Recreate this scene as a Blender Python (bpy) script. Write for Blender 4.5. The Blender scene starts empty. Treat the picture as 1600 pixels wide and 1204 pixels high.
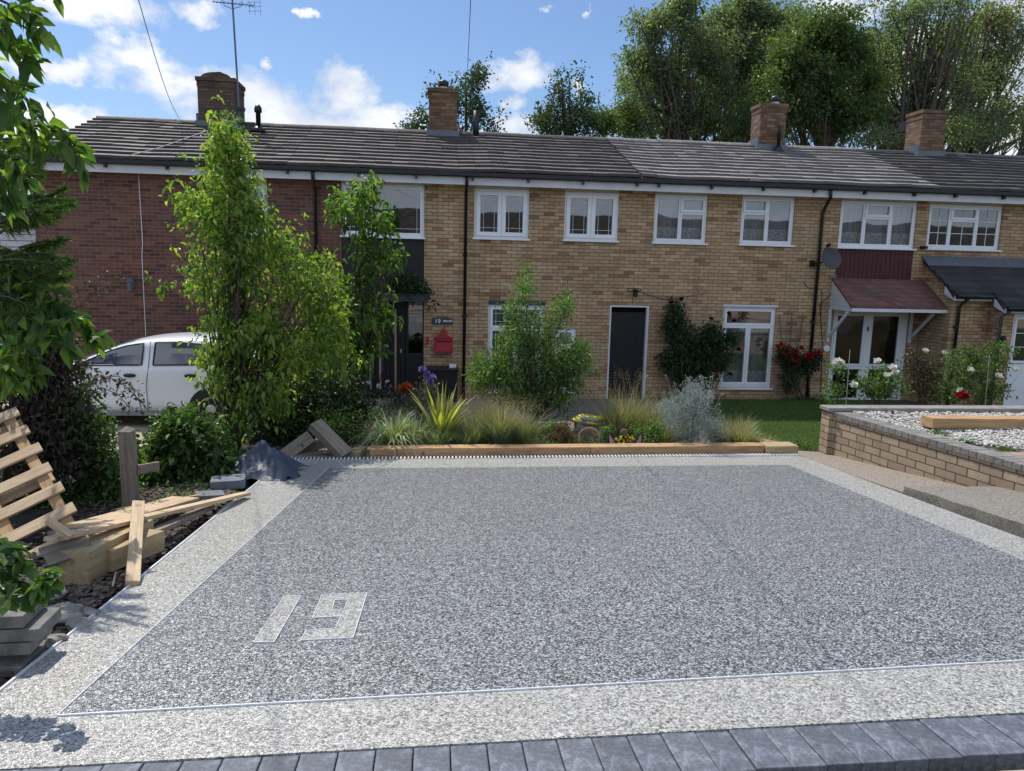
import bpy, math, random
import numpy as np
from mathutils import Vector, Matrix
rng = np.random.default_rng(7); random.seed(7)
S = bpy.context.scene; COL = S.collection
rad = math.radians

# ------------------------------------------------------------------ camera
H = 1.65; FPX = 1157.0; PITCH, ROLL, YAW = rad(8.92), rad(-1.32), rad(6.18)
fwd = Vector((math.sin(YAW)*math.cos(PITCH), math.cos(YAW)*math.cos(PITCH), -math.sin(PITCH)))
rt0 = Vector((math.cos(YAW), -math.sin(YAW), 0)); dn0 = fwd.cross(rt0)
RT = math.cos(ROLL)*rt0 + math.sin(ROLL)*dn0; DN = -math.sin(ROLL)*rt0 + math.cos(ROLL)*dn0
cam = bpy.data.cameras.new('camera'); co = bpy.data.objects.new('camera', cam); COL.objects.link(co)
m = Matrix((RT, -DN, -fwd)).transposed().to_4x4(); m.translation = Vector((0, 0, H)); co.matrix_world = m
cam.sensor_width = 36; cam.lens = 36*FPX/1600; cam.clip_start = .05; cam.clip_end = 3000
S.camera = co
# sun, sky, exposure
SUN_EL, SUN_AZ = rad(56), rad(-32)          # azimuth from +Y, negative = towards -X
S.view_settings.view_transform = 'Standard'; S.view_settings.look = 'None'
S.view_settings.exposure = 0.92; S.view_settings.gamma = 1
sd = Vector((math.sin(SUN_AZ)*math.cos(SUN_EL), math.cos(SUN_AZ)*math.cos(SUN_EL), math.sin(SUN_EL)))
sl = bpy.data.lights.new('sun', 'SUN'); sl.energy = 2.35; sl.angle = rad(.53); sl.color = (1, .95, .87)
so = bpy.data.objects.new('sun', sl); COL.objects.link(so); so.rotation_euler = sd.to_track_quat('Z', 'Y').to_euler()

# measuring helpers: a place in the photograph -> a real point on a real plane
def ray(u, v): return fwd + RT*((u-800)/FPX) + DN*((v-602)/FPX)
def at(u, v, d): return Vector((0, 0, H)) + ray(u, v)*d
def onY(u, v, Y=16.0): r = ray(u, v); return Vector((0, 0, H)) + r*(Y/r.y)
def onZ(u, v, z): r = ray(u, v); return Vector((0, 0, H)) + r*((z-H)/r.z)
def onS(u, v, h=0.0): r = ray(u, v); return Vector((0, 0, H)) + r*((h-H)/(r.z+.085*r.y))
def gz(y):
    if y < 0: return 0.0
    if y < 9.3: return -.085*y
    if y < 13: return -.7905-.0675*(y-9.3)
    if y < 16: return -1.04-.035*(y-13)
    return -1.145

# ------------------------------------------------------------------ node helpers
class N:
    def __init__(s, nt): s.nt = nt; s.x = 0
    def n(s, t, **k):
        o = s.nt.nodes.new(t); ins = k.pop('i', {})
        for a, b in k.items(): setattr(o, a, b)
        for a, b in ins.items(): s.set(o, a, b)
        return o
    def set(s, o, a, b):
        if isinstance(b, bpy.types.NodeSocket): s.nt.links.new(b, o.inputs[a])
        else: o.inputs[a].default_value = b
    def math(s, op, a, b=0.0, c=0.0, clamp=False):
        o = s.nt.nodes.new('ShaderNodeMath'); o.operation = op; o.use_clamp = clamp
        s.set(o, 0, a); s.set(o, 1, b)
        if op in ('MULTIPLY_ADD', 'SMOOTH_MIN', 'SMOOTH_MAX'): s.set(o, 2, c)
        return o.outputs[0]
    def vm(s, op, a, b=(0, 0, 0)):
        o = s.nt.nodes.new('ShaderNodeVectorMath'); o.operation = op; s.set(o, 0, a); s.set(o, 1, b)
        return o.outputs['Value'] if op in ('LENGTH', 'DISTANCE', 'DOT_PRODUCT') else o.outputs[0]
    def mix(s, f, a, b, blend='MIX'):
        o = s.nt.nodes.new('ShaderNodeMix'); o.data_type = 'RGBA'; o.blend_type = blend
        s.set(o, 0, f); s.set(o, 6, a); s.set(o, 7, b); return o.outputs[2]
    def ramp(s, f, st, interp='LINEAR'):
        o = s.nt.nodes.new('ShaderNodeValToRGB'); s.set(o, 0, f); e = o.color_ramp.elements; o.color_ramp.interpolation = interp
        while len(e) < len(st): e.new(.5)
        for q, (p, c) in zip(e, st): q.position = p; q.color = c if len(c) == 4 else (*c, 1)
        return o.outputs[0]
    def noise(s, vec, scale, detail=4, rough=.6, out='Fac'):
        return s.n('ShaderNodeTexNoise', i={'Vector': vec, 'Scale': scale, 'Detail': detail, 'Roughness': rough}).outputs[out]
    def vor(s, vec, scale, out='Color', feature='F1'):
        return s.n('ShaderNodeTexVoronoi', feature=feature, i={'Vector': vec, 'Scale': scale}).outputs[out]
    def mapr(s, v, a, b, c=0, d=1):
        return s.n('ShaderNodeMapRange', clamp=True, i={0: v, 1: a, 2: b, 3: c, 4: d}).outputs[0]
def C4(c): return (*c, 1) if len(c) == 3 else c
def newmat(name):
    mt = bpy.data.materials.new(name); mt.use_nodes = True; nt = mt.node_tree
    b = nt.nodes['Principled BSDF']; g = N(nt); g.b = b; g.out = nt.nodes['Material Output']
    g.obj = g.n('ShaderNodeTexCoord').outputs['Object']
    return mt, g
def bump(g, h, strength=.4, dist=.01):
    g.nt.links.new(g.n('ShaderNodeBump', i={'Height': h, 'Strength': strength, 'Distance': dist}).outputs[0], g.b.inputs['Normal'])
def M(name, c, rough=.6, var=.15, scale=6, metal=0.0, bmp=0.0, bs=60, spec=.5, coat=0.0):
    mt, g = newmat(name)
    f = g.noise(g.obj, scale, 5, .65)
    lo = tuple(x*(1-var) for x in c); hi = tuple(min(1, x*(1+var)) for x in c)
    g.set(g.b, 'Base Color', g.ramp(f, [(.3, lo), (.7, hi)]))
    g.set(g.b, 'Roughness', rough); g.set(g.b, 'Metallic', metal); g.set(g.b, 'Specular IOR Level', spec); g.set(g.b, 'Coat Weight', coat)
    if bmp: bump(g, g.noise(g.obj, bs, 3), bmp)
    return mt
def brick_mat(name, ramp, mortar, bw=.225, bh=.075, ms=.01, bumpd=.006, stain=.25, sc=(1, 1)):
    mt, g = newmat(name)
    sp = g.n('ShaderNodeSeparateXYZ', i={0: g.obj})
    wob = g.noise(g.obj, 3, 2)
    x = g.math('ADD', sp.outputs[0], sp.outputs[1]); z = g.math('ADD', sp.outputs[2], g.math('MULTIPLY', wob, .012))
    v = g.n('ShaderNodeCombineXYZ', i={0: x, 1: z}).outputs[0]
    v = g.vm('ADD', v, (20.03, 20.011, 0))
    br = g.n('ShaderNodeTexBrick', offset=.5, i={'Vector': v, 'Color1': (0, 0, 0, 1), 'Color2': (1, 1, 1, 1), 'Mortar': (.5, .5, .5, 1), 'Scale': 1.0,
             'Mortar Size': ms*.5, 'Mortar Smooth': .15, 'Bias': 0.0, 'Brick Width': bw, 'Row Height': bh})
    col = g.ramp(br.outputs['Color'], ramp)
    n1 = g.noise(g.obj, 1.1, 5, .7); n2 = g.noise(g.obj, 60, 3, .7); n3 = g.noise(g.obj, 9, 4, .7)
    col = g.mix(g.mapr(n2, .35, .7, .25, 0), col, (.10, .075, .055, 1))
    col = g.mix(g.mapr(n3, .58, .75, 0, .35), col, C4(tuple(q*.55 for q in ramp[0][1])))
    col = g.mix(g.mapr(n1, .4, .7, 0, stain), col, (.12, .10, .085, 1))
    st_ = g.noise(g.n('ShaderNodeMapping', i={'Vector': g.obj, 'Scale': (2.2, 2.2, .16)}).outputs[0], 1.6, 5, .7)
    col = g.mix(g.mapr(st_, .52, .74, 0, .4), col, (.10, .075, .06, 1))
    mc = g.ramp(n3, [(.3, tuple(q*.75 for q in mortar)), (.7, mortar)])
    col = g.mix(br.outputs['Fac'], col, mc)
    g.set(g.b, 'Base Color', col); g.set(g.b, 'Roughness', .88)
    h = g.math('ADD', g.math('MULTIPLY', br.outputs['Fac'], -1.0), g.math('MULTIPLY', n2, .25))
    bump(g, h, .8, bumpd)
    return mt
def stone_mat(name, ramp, scale, rough=.45, bd=.004, tint=None, fine=None, gap=.35):
    """bound or loose aggregate: every voronoi cell a stone with its own colour"""
    mt, g = newmat(name)
    vc = g.vor(g.obj, scale); sp = g.n('ShaderNodeSeparateColor', i={0: vc})
    col = g.ramp(sp.outputs[0], ramp)
    d = g.n('ShaderNodeTexVoronoi', feature='DISTANCE_TO_EDGE', i={'Vector': g.obj, 'Scale': scale}).outputs['Distance']
    col = g.mix(g.mapr(d, 0, .12, gap, 0), col, (.03, .03, .03, 1))
    vc2 = g.vor(g.obj, scale*.72); s2 = g.n('ShaderNodeSeparateColor', i={0: vc2})
    col = g.mix(.25, col, g.ramp(s2.outputs[1], ramp))
    big = g.noise(g.obj, .9, 4, .6)
    col = g.mix(g.mapr(big, .3, .7, 0, .22), col, C4(tint or (.5, .5, .55)))
    g.set(g.b, 'Base Color', col); g.set(g.b, 'Roughness', rough)
    bump(g, g.math('ADD', d, g.math('MULTIPLY', sp.outputs[1], .25)), .9, bd)
    return mt
def wood_mat(name, a, b, knot=.35, grain=14, rough=.75, grey=0):
    mt, g = newmat(name)
    oi = g.n('ShaderNodeObjectInfo').outputs['Random']
    v = g.n('ShaderNodeMapping', i={'Vector': g.obj, 'Scale': (1.3, grain, grain)}).outputs[0]
    v = g.vm('ADD', v, g.n('ShaderNodeCombineXYZ', i={0: g.math('MULTIPLY', oi, 40), 1: g.math('MULTIPLY', oi, 17)}).outputs[0])
    n1 = g.noise(v, 1.6, 6, .7); n2 = g.noise(v, 9, 3, .6); n3 = g.noise(g.obj, 3, 4)
    col = g.ramp(n1, [(.3, a), (.55, b), (.75, tuple(min(1, q*1.15) for q in b))])
    col = g.mix(g.mapr(n2, .55, .75, 0, knot), col, C4(tuple(q*.45 for q in a)))
    col = g.mix(g.mapr(n3, .5, .75, 0, .3), col, C4(tuple(q*.6 for q in a)))
    kv = g.n('ShaderNodeMapping', i={'Vector': v, 'Scale': (3.2, .22, .22)}).outputs[0]; kd = g.vor(kv, 1.15, 'Distance')
    col = g.mix(g.mapr(kd, .05, .13, .85, 0), col, C4(tuple(q*.3 for q in a))); crk = g.noise(g.n('ShaderNodeMapping', i={'Vector': v, 'Scale': (.25, 2, 2)}).outputs[0], 5, 2)
    col = g.mix(g.mapr(crk, .66, .72, 0, .7), col, C4(tuple(q*.3 for q in a)))
    g.set(g.b, 'Base Color', col); g.set(g.b, 'Roughness', rough)
    bump(g, g.math('SUBTRACT', g.math('ADD', n1, n2), g.mapr(crk, .66, .72, 0, 1.5)), .6, .005)
    return mt
def leaf_mat(name, cols, transl=.45, rough=.42, spec=.4, tint=None):
    if tint is None: tint = (1.1, 1.1, 1.1, 1) if 'petal' in name or 'silver' in name else (1.5, 1.65, .55, 1)
    mt, g = newmat(name)
    r = g.n('ShaderNodeNewGeometry').outputs['Random Per Island']
    k = len(cols); col = g.ramp(r, [(i/(k-1), c) for i, c in enumerate(cols)])
    nn = g.noise(g.obj, 1.4, 3)
    col = g.mix(g.mapr(nn, .35, .7, .0, .35), col, C4(tuple(q*.6 for q in cols[0])))
    g.set(g.b, 'Base Color', col); g.set(g.b, 'Roughness', rough); g.set(g.b, 'Specular IOR Level', spec)
    tr = g.n('ShaderNodeBsdfTranslucent', i={'Color': g.mix(1, col, tint, 'MULTIPLY')})
    mx = g.n('ShaderNodeMixShader', i={0: transl, 1: g.b.outputs[0], 2: tr.outputs[0]})
    g.nt.links.new(mx.outputs[0], g.out.inputs[0])
    return mt
def glass_mat(name, refl=.22, tint=(.75, .8, .82), rough=.015, wav=.02):
    mt, g = newmat(name)
    t = g.n('ShaderNodeBsdfTransparent', i={'Color': C4(tint)})
    gl = g.n('ShaderNodeBsdfGlossy', i={'Color': (1, 1, 1, 1), 'Roughness': rough})
    bn = g.n('ShaderNodeBump', i={'Height': g.noise(g.obj, 1.3, 1), 'Strength': wav, 'Distance': .1}); g.nt.links.new(bn.outputs[0], gl.inputs['Normal'])
    fr = g.n('ShaderNodeFresnel', i={'IOR': 1.5}).outputs[0]
    f = g.math('ADD', g.math('MULTIPLY', fr, .9), refl, clamp=True)
    mx = g.n('ShaderNodeMixShader', i={0: f, 1: t.outputs[0], 2: gl.outputs[0]}); g.nt.links.new(mx.outputs[0], g.out.inputs[0])
    return mt

# ------------------------------------------------------------------ world: Nishita sky with clouds
w = bpy.data.worlds.new('World'); S.world = w; w.use_nodes = True; g = N(w.node_tree)
bg = w.node_tree.nodes['Background']
sky = g.n('ShaderNodeTexSky', sky_type='NISHITA', sun_disc=False, sun_elevation=SUN_EL, sun_rotation=SUN_AZ, air_density=1.15, dust_density=.6, ozone_density=2.0)
D = g.n('ShaderNodeTexCoord').outputs['Generated']
skyc = g.mix(1, sky.outputs[0], (.045, .052, .063, 1), 'MULTIPLY')
w3 = g.n('ShaderNodeTexNoise', i={'Vector': D, 'Scale': 11.0, 'Detail': 8.0, 'Roughness': .62}).outputs['Color']
DW = g.vm('ADD', D, g.vm('MULTIPLY', g.vm('SUBTRACT', w3, (.5, .5, .5)), (.13, .13, .10)))
def cloud_at(u, v, ru, rv, dd=None):
    d = ray(u, v).normalized()
    q = g.vm('SUBTRACT', DW, tuple(d)); q = g.vm('MULTIPLY', q, (FPX/ru, FPX/ru, FPX/rv))
    return g.math('SUBTRACT', 1.0, g.vm('LENGTH', q))
blobs = [(110, 5, 120, 34), (205, 108, 80, 32), (280, 140, 95, 34), (330, 175, 70, 24), (400, 160, 90, 44), (450, 190, 190, 34), (540, 140, 55, 44), (600, 185, 80, 30), (110, 192, 90, 22), (90, 110, 60, 16),
         (20, 225, 90, 50), (815, 118, 85, 28), (795, 160, 34, 18), (800, 200, 50, 24), (308, 8, 38, 22), (920, 12, 14, 18), (915, 133, 20, 14), (480, 30, 16, 9), (425, 98, 11, 14),
         (1320, 18, 80, 20), (1440, 110, 190, 60), (1580, 5, 50, 20), (700, 215, 90, 16), (855, 20, 18, 10), (1560, 190, 160, 70)]
acc = None
for bl in blobs:
    c = cloud_at(*bl); acc = c if acc is None else g.math('SMOOTH_MAX', acc, c, .15)
wv = g.n('ShaderNodeMapping', i={'Vector': D, 'Scale': (1, 1, 1.9)}).outputs[0]
warp = g.noise(wv, 5, 3, .5, 'Color'); wv2 = g.vm('ADD', wv, g.vm('MULTIPLY', g.vm('SUBTRACT', warp, (.5, .5, .5)), (.12, .12, .12)))
n1 = g.noise(wv2, 10, 12, .66); n2 = g.noise(wv2, 3.2, 6, .6)
den = g.math('ADD', g.math('MULTIPLY', acc, 1.0), g.math('MULTIPLY', g.math('SUBTRACT', n1, .52), 1.9))
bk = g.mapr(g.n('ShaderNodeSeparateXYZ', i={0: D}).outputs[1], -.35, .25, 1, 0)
far = g.math('MULTIPLY', bk, g.mapr(n2, .42, .56, .05, .92))  # unseen cloud cover behind the camera, added to light the shaded house fronts
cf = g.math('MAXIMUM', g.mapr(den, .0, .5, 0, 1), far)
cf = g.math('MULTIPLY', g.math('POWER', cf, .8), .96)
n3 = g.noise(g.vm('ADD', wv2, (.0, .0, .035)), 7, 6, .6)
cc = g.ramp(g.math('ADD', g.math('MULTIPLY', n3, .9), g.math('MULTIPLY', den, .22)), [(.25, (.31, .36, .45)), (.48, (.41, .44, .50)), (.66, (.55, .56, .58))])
cc = g.mix(1, cc, g.mix(bk, (1, 1, 1, 1), (1.7, 1.65, 1.55, 1)), 'MULTIPLY')  # clouds behind the camera brightened as fill for the facade
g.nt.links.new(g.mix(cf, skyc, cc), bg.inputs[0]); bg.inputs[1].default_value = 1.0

# ------------------------------------------------------------------ mesh helpers
class MB:
    def __init__(s): s.v = []; s.f = []
    def add(s, vs, fs): o = len(s.v); s.v += [tuple(p) for p in vs]; s.f += [tuple(o+i for i in f) for f in fs]; return s
    def box(s, x0, x1, y0, y1, z0, z1):
        return s.add([(x0, y0, z0), (x1, y0, z0), (x1, y1, z0), (x0, y1, z0), (x0, y0, z1), (x1, y0, z1), (x1, y1, z1), (x0, y1, z1)],
                     [(0, 3, 2, 1), (4, 5, 6, 7), (0, 1, 5, 4), (1, 2, 6, 5), (2, 3, 7, 6), (3, 0, 4, 7)])
    def hexa(s, p): return s.add(p, [(0, 3, 2, 1), (4, 5, 6, 7), (0, 1, 5, 4), (1, 2, 6, 5), (2, 3, 7, 6), (3, 0, 4, 7)])
    def quad(s, a, b, c, d): return s.add([a, b, c, d], [(0, 1, 2, 3)])
    def poly(s, pts): return s.add(pts, [tuple(range(len(pts)))])
    def prism(s, pts, off):
        n = len(pts); o = Vector(off); q = [Vector(p)+o for p in pts]
        return s.add([*pts, *q], [tuple(range(n-1, -1, -1)), tuple(range(n, 2*n))]+[(i, (i+1) % n, n+(i+1) % n, n+i) for i in range(n)])
    def obox(s, c, ax, ay, az):
        c, ax, ay, az = map(Vector, (c, ax, ay, az))
        return s.hexa([c-ax-ay-az, c+ax-ay-az, c+ax+ay-az, c-ax+ay-az, c-ax-ay+az, c+ax-ay+az, c+ax+ay+az, c-ax+ay+az])
    def tube(s, pts, r, n=8, cap=True):
        pts = [Vector(p) for p in pts]; k = len(pts); rs = r if hasattr(r, '__len__') else [r]*k
        o = len(s.v); up = None
        for i, p in enumerate(pts):
            t = (pts[min(i+1, k-1)]-pts[max(i-1, 0)]); t = t.normalized() if t.length > 1e-9 else Vector((0, 0, 1))
            if up is None: up = t.orthogonal().normalized()
            a = (up-t*up.dot(t)); a = a.normalized() if a.length > 1e-6 else t.orthogonal().normalized(); up = a; b = t.cross(a)
            for j in range(n):
                an = 2*math.pi*j/n; s.v.append(tuple(p+(a*math.cos(an)+b*math.sin(an))*rs[i]))
        for i in range(k-1):
            for j in range(n): s.f.append((o+i*n+j, o+i*n+(j+1) % n, o+(i+1)*n+(j+1) % n, o+(i+1)*n+j))
        if cap: s.f.append(tuple(o+j for j in range(n-1, -1, -1))); s.f.append(tuple(o+(k-1)*n+j for j in range(n)))
        return s
    def lathe(s, c, prof, n=16, ax=(0, 0, 1)):
        """prof: (radius, height) list along axis ax from c"""
        c = Vector(c); z = Vector(ax).normalized(); a = z.orthogonal().normalized(); b = z.cross(a); o = len(s.v)
        for r, h in prof:
            for j in range(n):
                an = 2*math.pi*j/n; s.v.append(tuple(c+z*h+(a*math.cos(an)+b*math.sin(an))*max(r, 1e-4)))
        for i in range(len(prof)-1):
            for j in range(n): s.f.append((o+i*n+j, o+i*n+(j+1) % n, o+(i+1)*n+(j+1) % n, o+(i+1)*n+j))
        s.f.append(tuple(o+j for j in range(n-1, -1, -1))); s.f.append(tuple(o+(len(prof)-1)*n+j for j in range(n)))
        return s
    def blob(s, c, r, n=10, k=7, noise=.25, seed=0):
        rr = np.random.default_rng(seed); o = len(s.v); c = Vector(c)
        ph = rr.uniform(0, 6, 6)
        for i in range(k+1):
            th = math.pi*i/k
            for j in range(n):
                a = 2*math.pi*j/n; d = Vector((math.sin(th)*math.cos(a), math.sin(th)*math.sin(a), math.cos(th)))
                q = 1+noise*(math.sin(3*d.x+ph[0])*math.cos(3*d.y+ph[1])+.6*math.sin(5*d.z+ph[2]+2*d.x)+.4*math.sin(9*d.y+ph[3]))
                s.v.append((c.x+d.x*r[0]*q, c.y+d.y*r[1]*q, c.z+d.z*r[2]*q))
        for i in range(k):
            for j in range(n): s.f.append((o+i*n+j, o+(i+1)*n+j, o+(i+1)*n+(j+1) % n, o+i*n+(j+1) % n))
        return s
    def build(s, name, mat, parent=None, smooth=False, bevel=0, loc=None, label=None):
        me = bpy.data.meshes.new(name); me.from_pydata(s.v, [], s.f); me.update()
        return finish(name, me, mat, parent, smooth, bevel, loc, label)
def wloc(o):
    l = Vector(o.location)
    while o.parent: o = o.parent; l = l+o.location
    return l
def finish(name, me, mat, parent=None, smooth=False, bevel=0, loc=None, label=None):
    if mat: me.materials.append(mat)
    me.polygons.foreach_set('use_smooth', [bool(smooth)]*len(me.polygons))
    o = bpy.data.objects.new(name, me); COL.objects.link(o)
    if loc is not None:          # move the origin to loc, geometry stays
        L = Vector(loc); me.transform(Matrix.Translation(-L)); o.location = L
    if parent: o.parent = parent; o.location = Vector(o.location)-wloc(parent)
    if bevel:
        b = o.modifiers.new('bevel', 'BEVEL'); b.width = bevel; b.segments = 2; b.limit_method = 'ANGLE'
    if label: o['label'] = label
    return o
def tag(o, label, cat=None, group=None, kind=None):
    if label: o['label'] = label
    if cat: o['category'] = cat
    if group: o['group'] = group
    if kind: o['kind'] = kind
    return o
def E(name, loc, label, cat, group=None):
    o = bpy.data.objects.new(name, None); COL.objects.link(o); o.location = loc; o.empty_display_size = .1
    return tag(o, label, cat, group)
def struct(name, mb, mat, smooth=False, kind='structure', label=None):
    o = mb.build(name, mat, smooth=smooth); o['kind'] = kind
    if label: o['label'] = label
    return o
def npmesh(name, V, F, mat, parent=None, smooth=False, loc=None, label=None):
    me = bpy.data.meshes.new(name); V = np.asarray(V, np.float32).reshape(-1, 3); F = np.asarray(F, np.int32)
    k = F.shape[1]; me.vertices.add(len(V)); me.vertices.foreach_set('co', V.ravel())
    me.loops.add(F.size); me.loops.foreach_set('vertex_index', F.ravel())
    me.polygons.add(len(F)); me.polygons.foreach_set('loop_start', np.arange(0, F.size, k, dtype=np.int32)); me.polygons.foreach_set('loop_total', np.full(len(F), k, np.int32))
    me.update(calc_edges=True); me.validate()
    return finish(name, me, mat, parent, smooth, 0, loc, label)
def unit(a): return a/np.maximum(np.linalg.norm(a, axis=-1, keepdims=True), 1e-9)
def leaf_geo(P, Dr, Nn, L, W, fold=.25, droop=.15, near=True):
    """leaves: folded pointed blades. returns V, F (quads)"""
    n = len(P); L = np.broadcast_to(L, (n,))[:, None]; W = np.broadcast_to(W, (n,))[:, None]
    Dr = unit(Dr); Sd = unit(np.cross(Dr, Nn)); Nn = np.cross(Sd, Dr); z = np.array([0, 0, 1.0])
    a = P+Dr*L*.32+Sd*W*.5+Nn*W*fold; b = P+Dr*L*.32-Sd*W*.5+Nn*W*fold; tip = P+Dr*L-z*L*droop
    if near:
        a2 = P+Dr*L*.68+Sd*W*.36+Nn*W*fold*.6-z*L*droop*.35; b2 = P+Dr*L*.68-Sd*W*.36+Nn*W*fold*.6-z*L*droop*.35; md = P+Dr*L*.5-z*L*droop*.1
        V = np.stack([P, a, a2, tip, b2, b, md], 1); o = (np.arange(n)*7)[:, None]
        F = np.concatenate([o+[0, 1, 2, 6], o+[6, 2, 3, 3], o+[6, 3, 4, 4], o+[0, 6, 4, 5]], 0)
        # the degenerate pairs become one quad over the tip
        F = np.concatenate([o+[0, 1, 2, 6], o+[6, 2, 3, 4], o+[0, 6, 4, 5]], 0)
    else:
        V = np.stack([P, a, tip, b], 1); o = (np.arange(n)*4)[:, None]; F = o+[0, 1, 2, 3]
    return V.reshape(-1, 3), F
def scatter_leaves(Cn, cr, per, L, W, up=.35, outward=None, droopdir=.3, near=True, fold=.25, droop=.2, flat=1.0):
    """Cn cluster centres (k,3), cr radius, per leaves each"""
    k = len(Cn); P = np.repeat(Cn, per, 0); off = rng.normal(0, 1, P.shape)*(np.repeat(np.broadcast_to(cr, (k,)), per)[:, None])*.5
    off[:, 2] *= flat; P = P+off
    Dr = rng.normal(0, 1, P.shape)+off/np.maximum(np.linalg.norm(off, axis=1, keepdims=True), 1e-6)*.8
    if outward is not None: Dr = Dr+unit(P-outward)*.6
    Dr[:, 2] -= droopdir
    Nn = rng.normal(0, 1, P.shape); Nn[:, 2] += up*3
    s = rng.uniform(.45, 1.3, len(P))
    return leaf_geo(P, Dr, Nn, L*s, W*s, fold, droop, near)
def lobe_points(lobes, n, shell=.45):
    lobes = np.array([[*l[0], *l[1]] for l in lobes]); wt = (lobes[:, 3]*lobes[:, 4]*lobes[:, 5])**.75; wt /= wt.sum()
    ix = rng.choice(len(lobes), n, p=wt); d = unit(rng.normal(0, 1, (n, 3))); r = rng.uniform(0, 1, n)**shell
    return lobes[ix, :3]+d*lobes[ix, 3:]*r[:, None]
def plobes(Y, items, dy=None):
    """lobes given where they stand in the photo, at distance Y from the street"""
    o = []
    for it in items:
        u, v, ru, rv = it[:4]; y = Y+(it[4] if len(it) > 4 else 0); c = onY(u, v, y); k = (c-Vector((0, 0, H))).dot(fwd)/FPX
        o.append(((c.x, c.y, c.z), (ru*k, (dy or ru*k), rv*k)))
    return o
def branches(mb, base, Cn, r0, n=60, top=None, wig=.12, lo=.12, hi=.7, rend=.15, seg=5, nn=5, upright=.4):
    base = np.array(base, float); sel = Cn[rng.permutation(len(Cn))[:n]]
    for c in sel:
        dz = c[2]-base[2]; t = rng.uniform(lo, hi); ax = np.array(top, float) if top is not None else base+np.array([0, 0, 1.0])*dz
        s = base+(ax-base)*min(.95, t*max(dz, .05)/max(ax[2]-base[2], .05)); s = s if s[2] < c[2] else base+(s-base)*.3
        pts = []; L = np.linalg.norm(c-s); w1 = rng.normal(0, 1, 3)*wig*L
        for i in range(seg+1):
            q = i/seg; p = s+(c-s)*q; p = p+np.array([0, 0, 1])*(-upright*L*.25*math.sin(math.pi*q)*.8)+w1*math.sin(math.pi*q)*.5
            pts.append(p)
        rs = [r0*(rend+(1-rend)*(1-i/seg)**1.2)*.42 for i in range(seg+1)]
        mb.tube(pts, rs, nn, cap=False)
def trunk(mb, a, b, r0, r1, wig=.03, seg=7, n=9):
    a, b = np.array(a, float), np.array(b, float); L = np.linalg.norm(b-a); pts = []; rs = []; ph = rng.uniform(0, 6, 2)
    for i in range(seg+1):
        q = i/seg; pts.append(a+(b-a)*q+np.array([math.sin(q*5+ph[0])-math.sin(ph[0]), math.cos(q*4+ph[1])-math.cos(ph[1]), 0])*wig*L*q*.5)
        rs.append((r0+(r1-r0)*q)*(1.35 if i == 0 else 1))
    mb.tube(pts, rs, n); return pts
def tree(name, label, cat, base, lobes, ncl, per, cr, L, W, lm, bm, r0=.08, top=None, nbr=60, near=False, group=None, stems=1, shell=.45, up=.35, droopdir=.3, upright=.4, droop=.2, lo=.12, hi=.7, crown='crown', stem='trunk', extra=None, spread=.15, cwig=.12, gaps=0):
    o = E(name, base, label, cat, group)
    Cn = lobe_points(lobes, int(ncl*(1.3 if gaps < 3 else 1.3)), shell)
    if gaps:
        ph = rng.uniform(0, 6, 6); sc_ = gaps; nz = np.sin(Cn[:, 0]*sc_+ph[0])*np.sin(Cn[:, 2]*sc_*1.1+ph[1])+np.sin(Cn[:, 0]*sc_*2.3+Cn[:, 2]*sc_*1.3+ph[2])*.6+np.sin(Cn[:, 1]*sc_+ph[3])*.4
        Cn = Cn[np.argsort(-nz)[:ncl]]
    tp = top if top is not None else tuple(np.array(max(lobes, key=lambda l: l[0][2])[0]))
    V, F = scatter_leaves(Cn, cr, per, L, W, up=up, outward=np.array([base[0], base[1], (base[2]+tp[2])/2]), near=near, droopdir=droopdir, droop=droop)
    if gaps:
        k = rng.integers(0, len(Cn), ncl//2); cc_ = Cn.mean(0); O_ = Cn[k]+unit(Cn[k]-cc_)*rng.uniform(.2, 1.7, (len(k), 1))*cr*1.3+rng.normal(0, .25*cr, (len(k), 3))
        V2, F2 = scatter_leaves(O_, cr*.45, max(5, per//5), L, W, up=up, near=near, droopdir=droopdir, droop=droop); V, F = joinVF([(V, F), (V2, F2)])
    npmesh(crown, V, F, lm, o)
    mb = MB()
    for k in range(stems):
        b = np.array(base)+(rng.normal(0, spread, 3)*[1, 1, 0] if stems > 1 else 0); t = np.array(tp)+(rng.normal(0, spread*5, 3)*[1, 1, .2]-[0, 0, spread*4] if k else 0)
        trunk(mb, b, t, r0*(1 if k == 0 else .6), r0*.12)
    if gaps == 2.1: nbr = int(nbr*.45); r0 *= .8; lo, hi, upright = .35, .85, .15
    if nbr: branches(mb, base, Cn, r0, nbr, tp, lo=lo, hi=hi, upright=upright, wig=cwig)
    mb.build(stem, bm, o, smooth=True)
    return o
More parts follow.
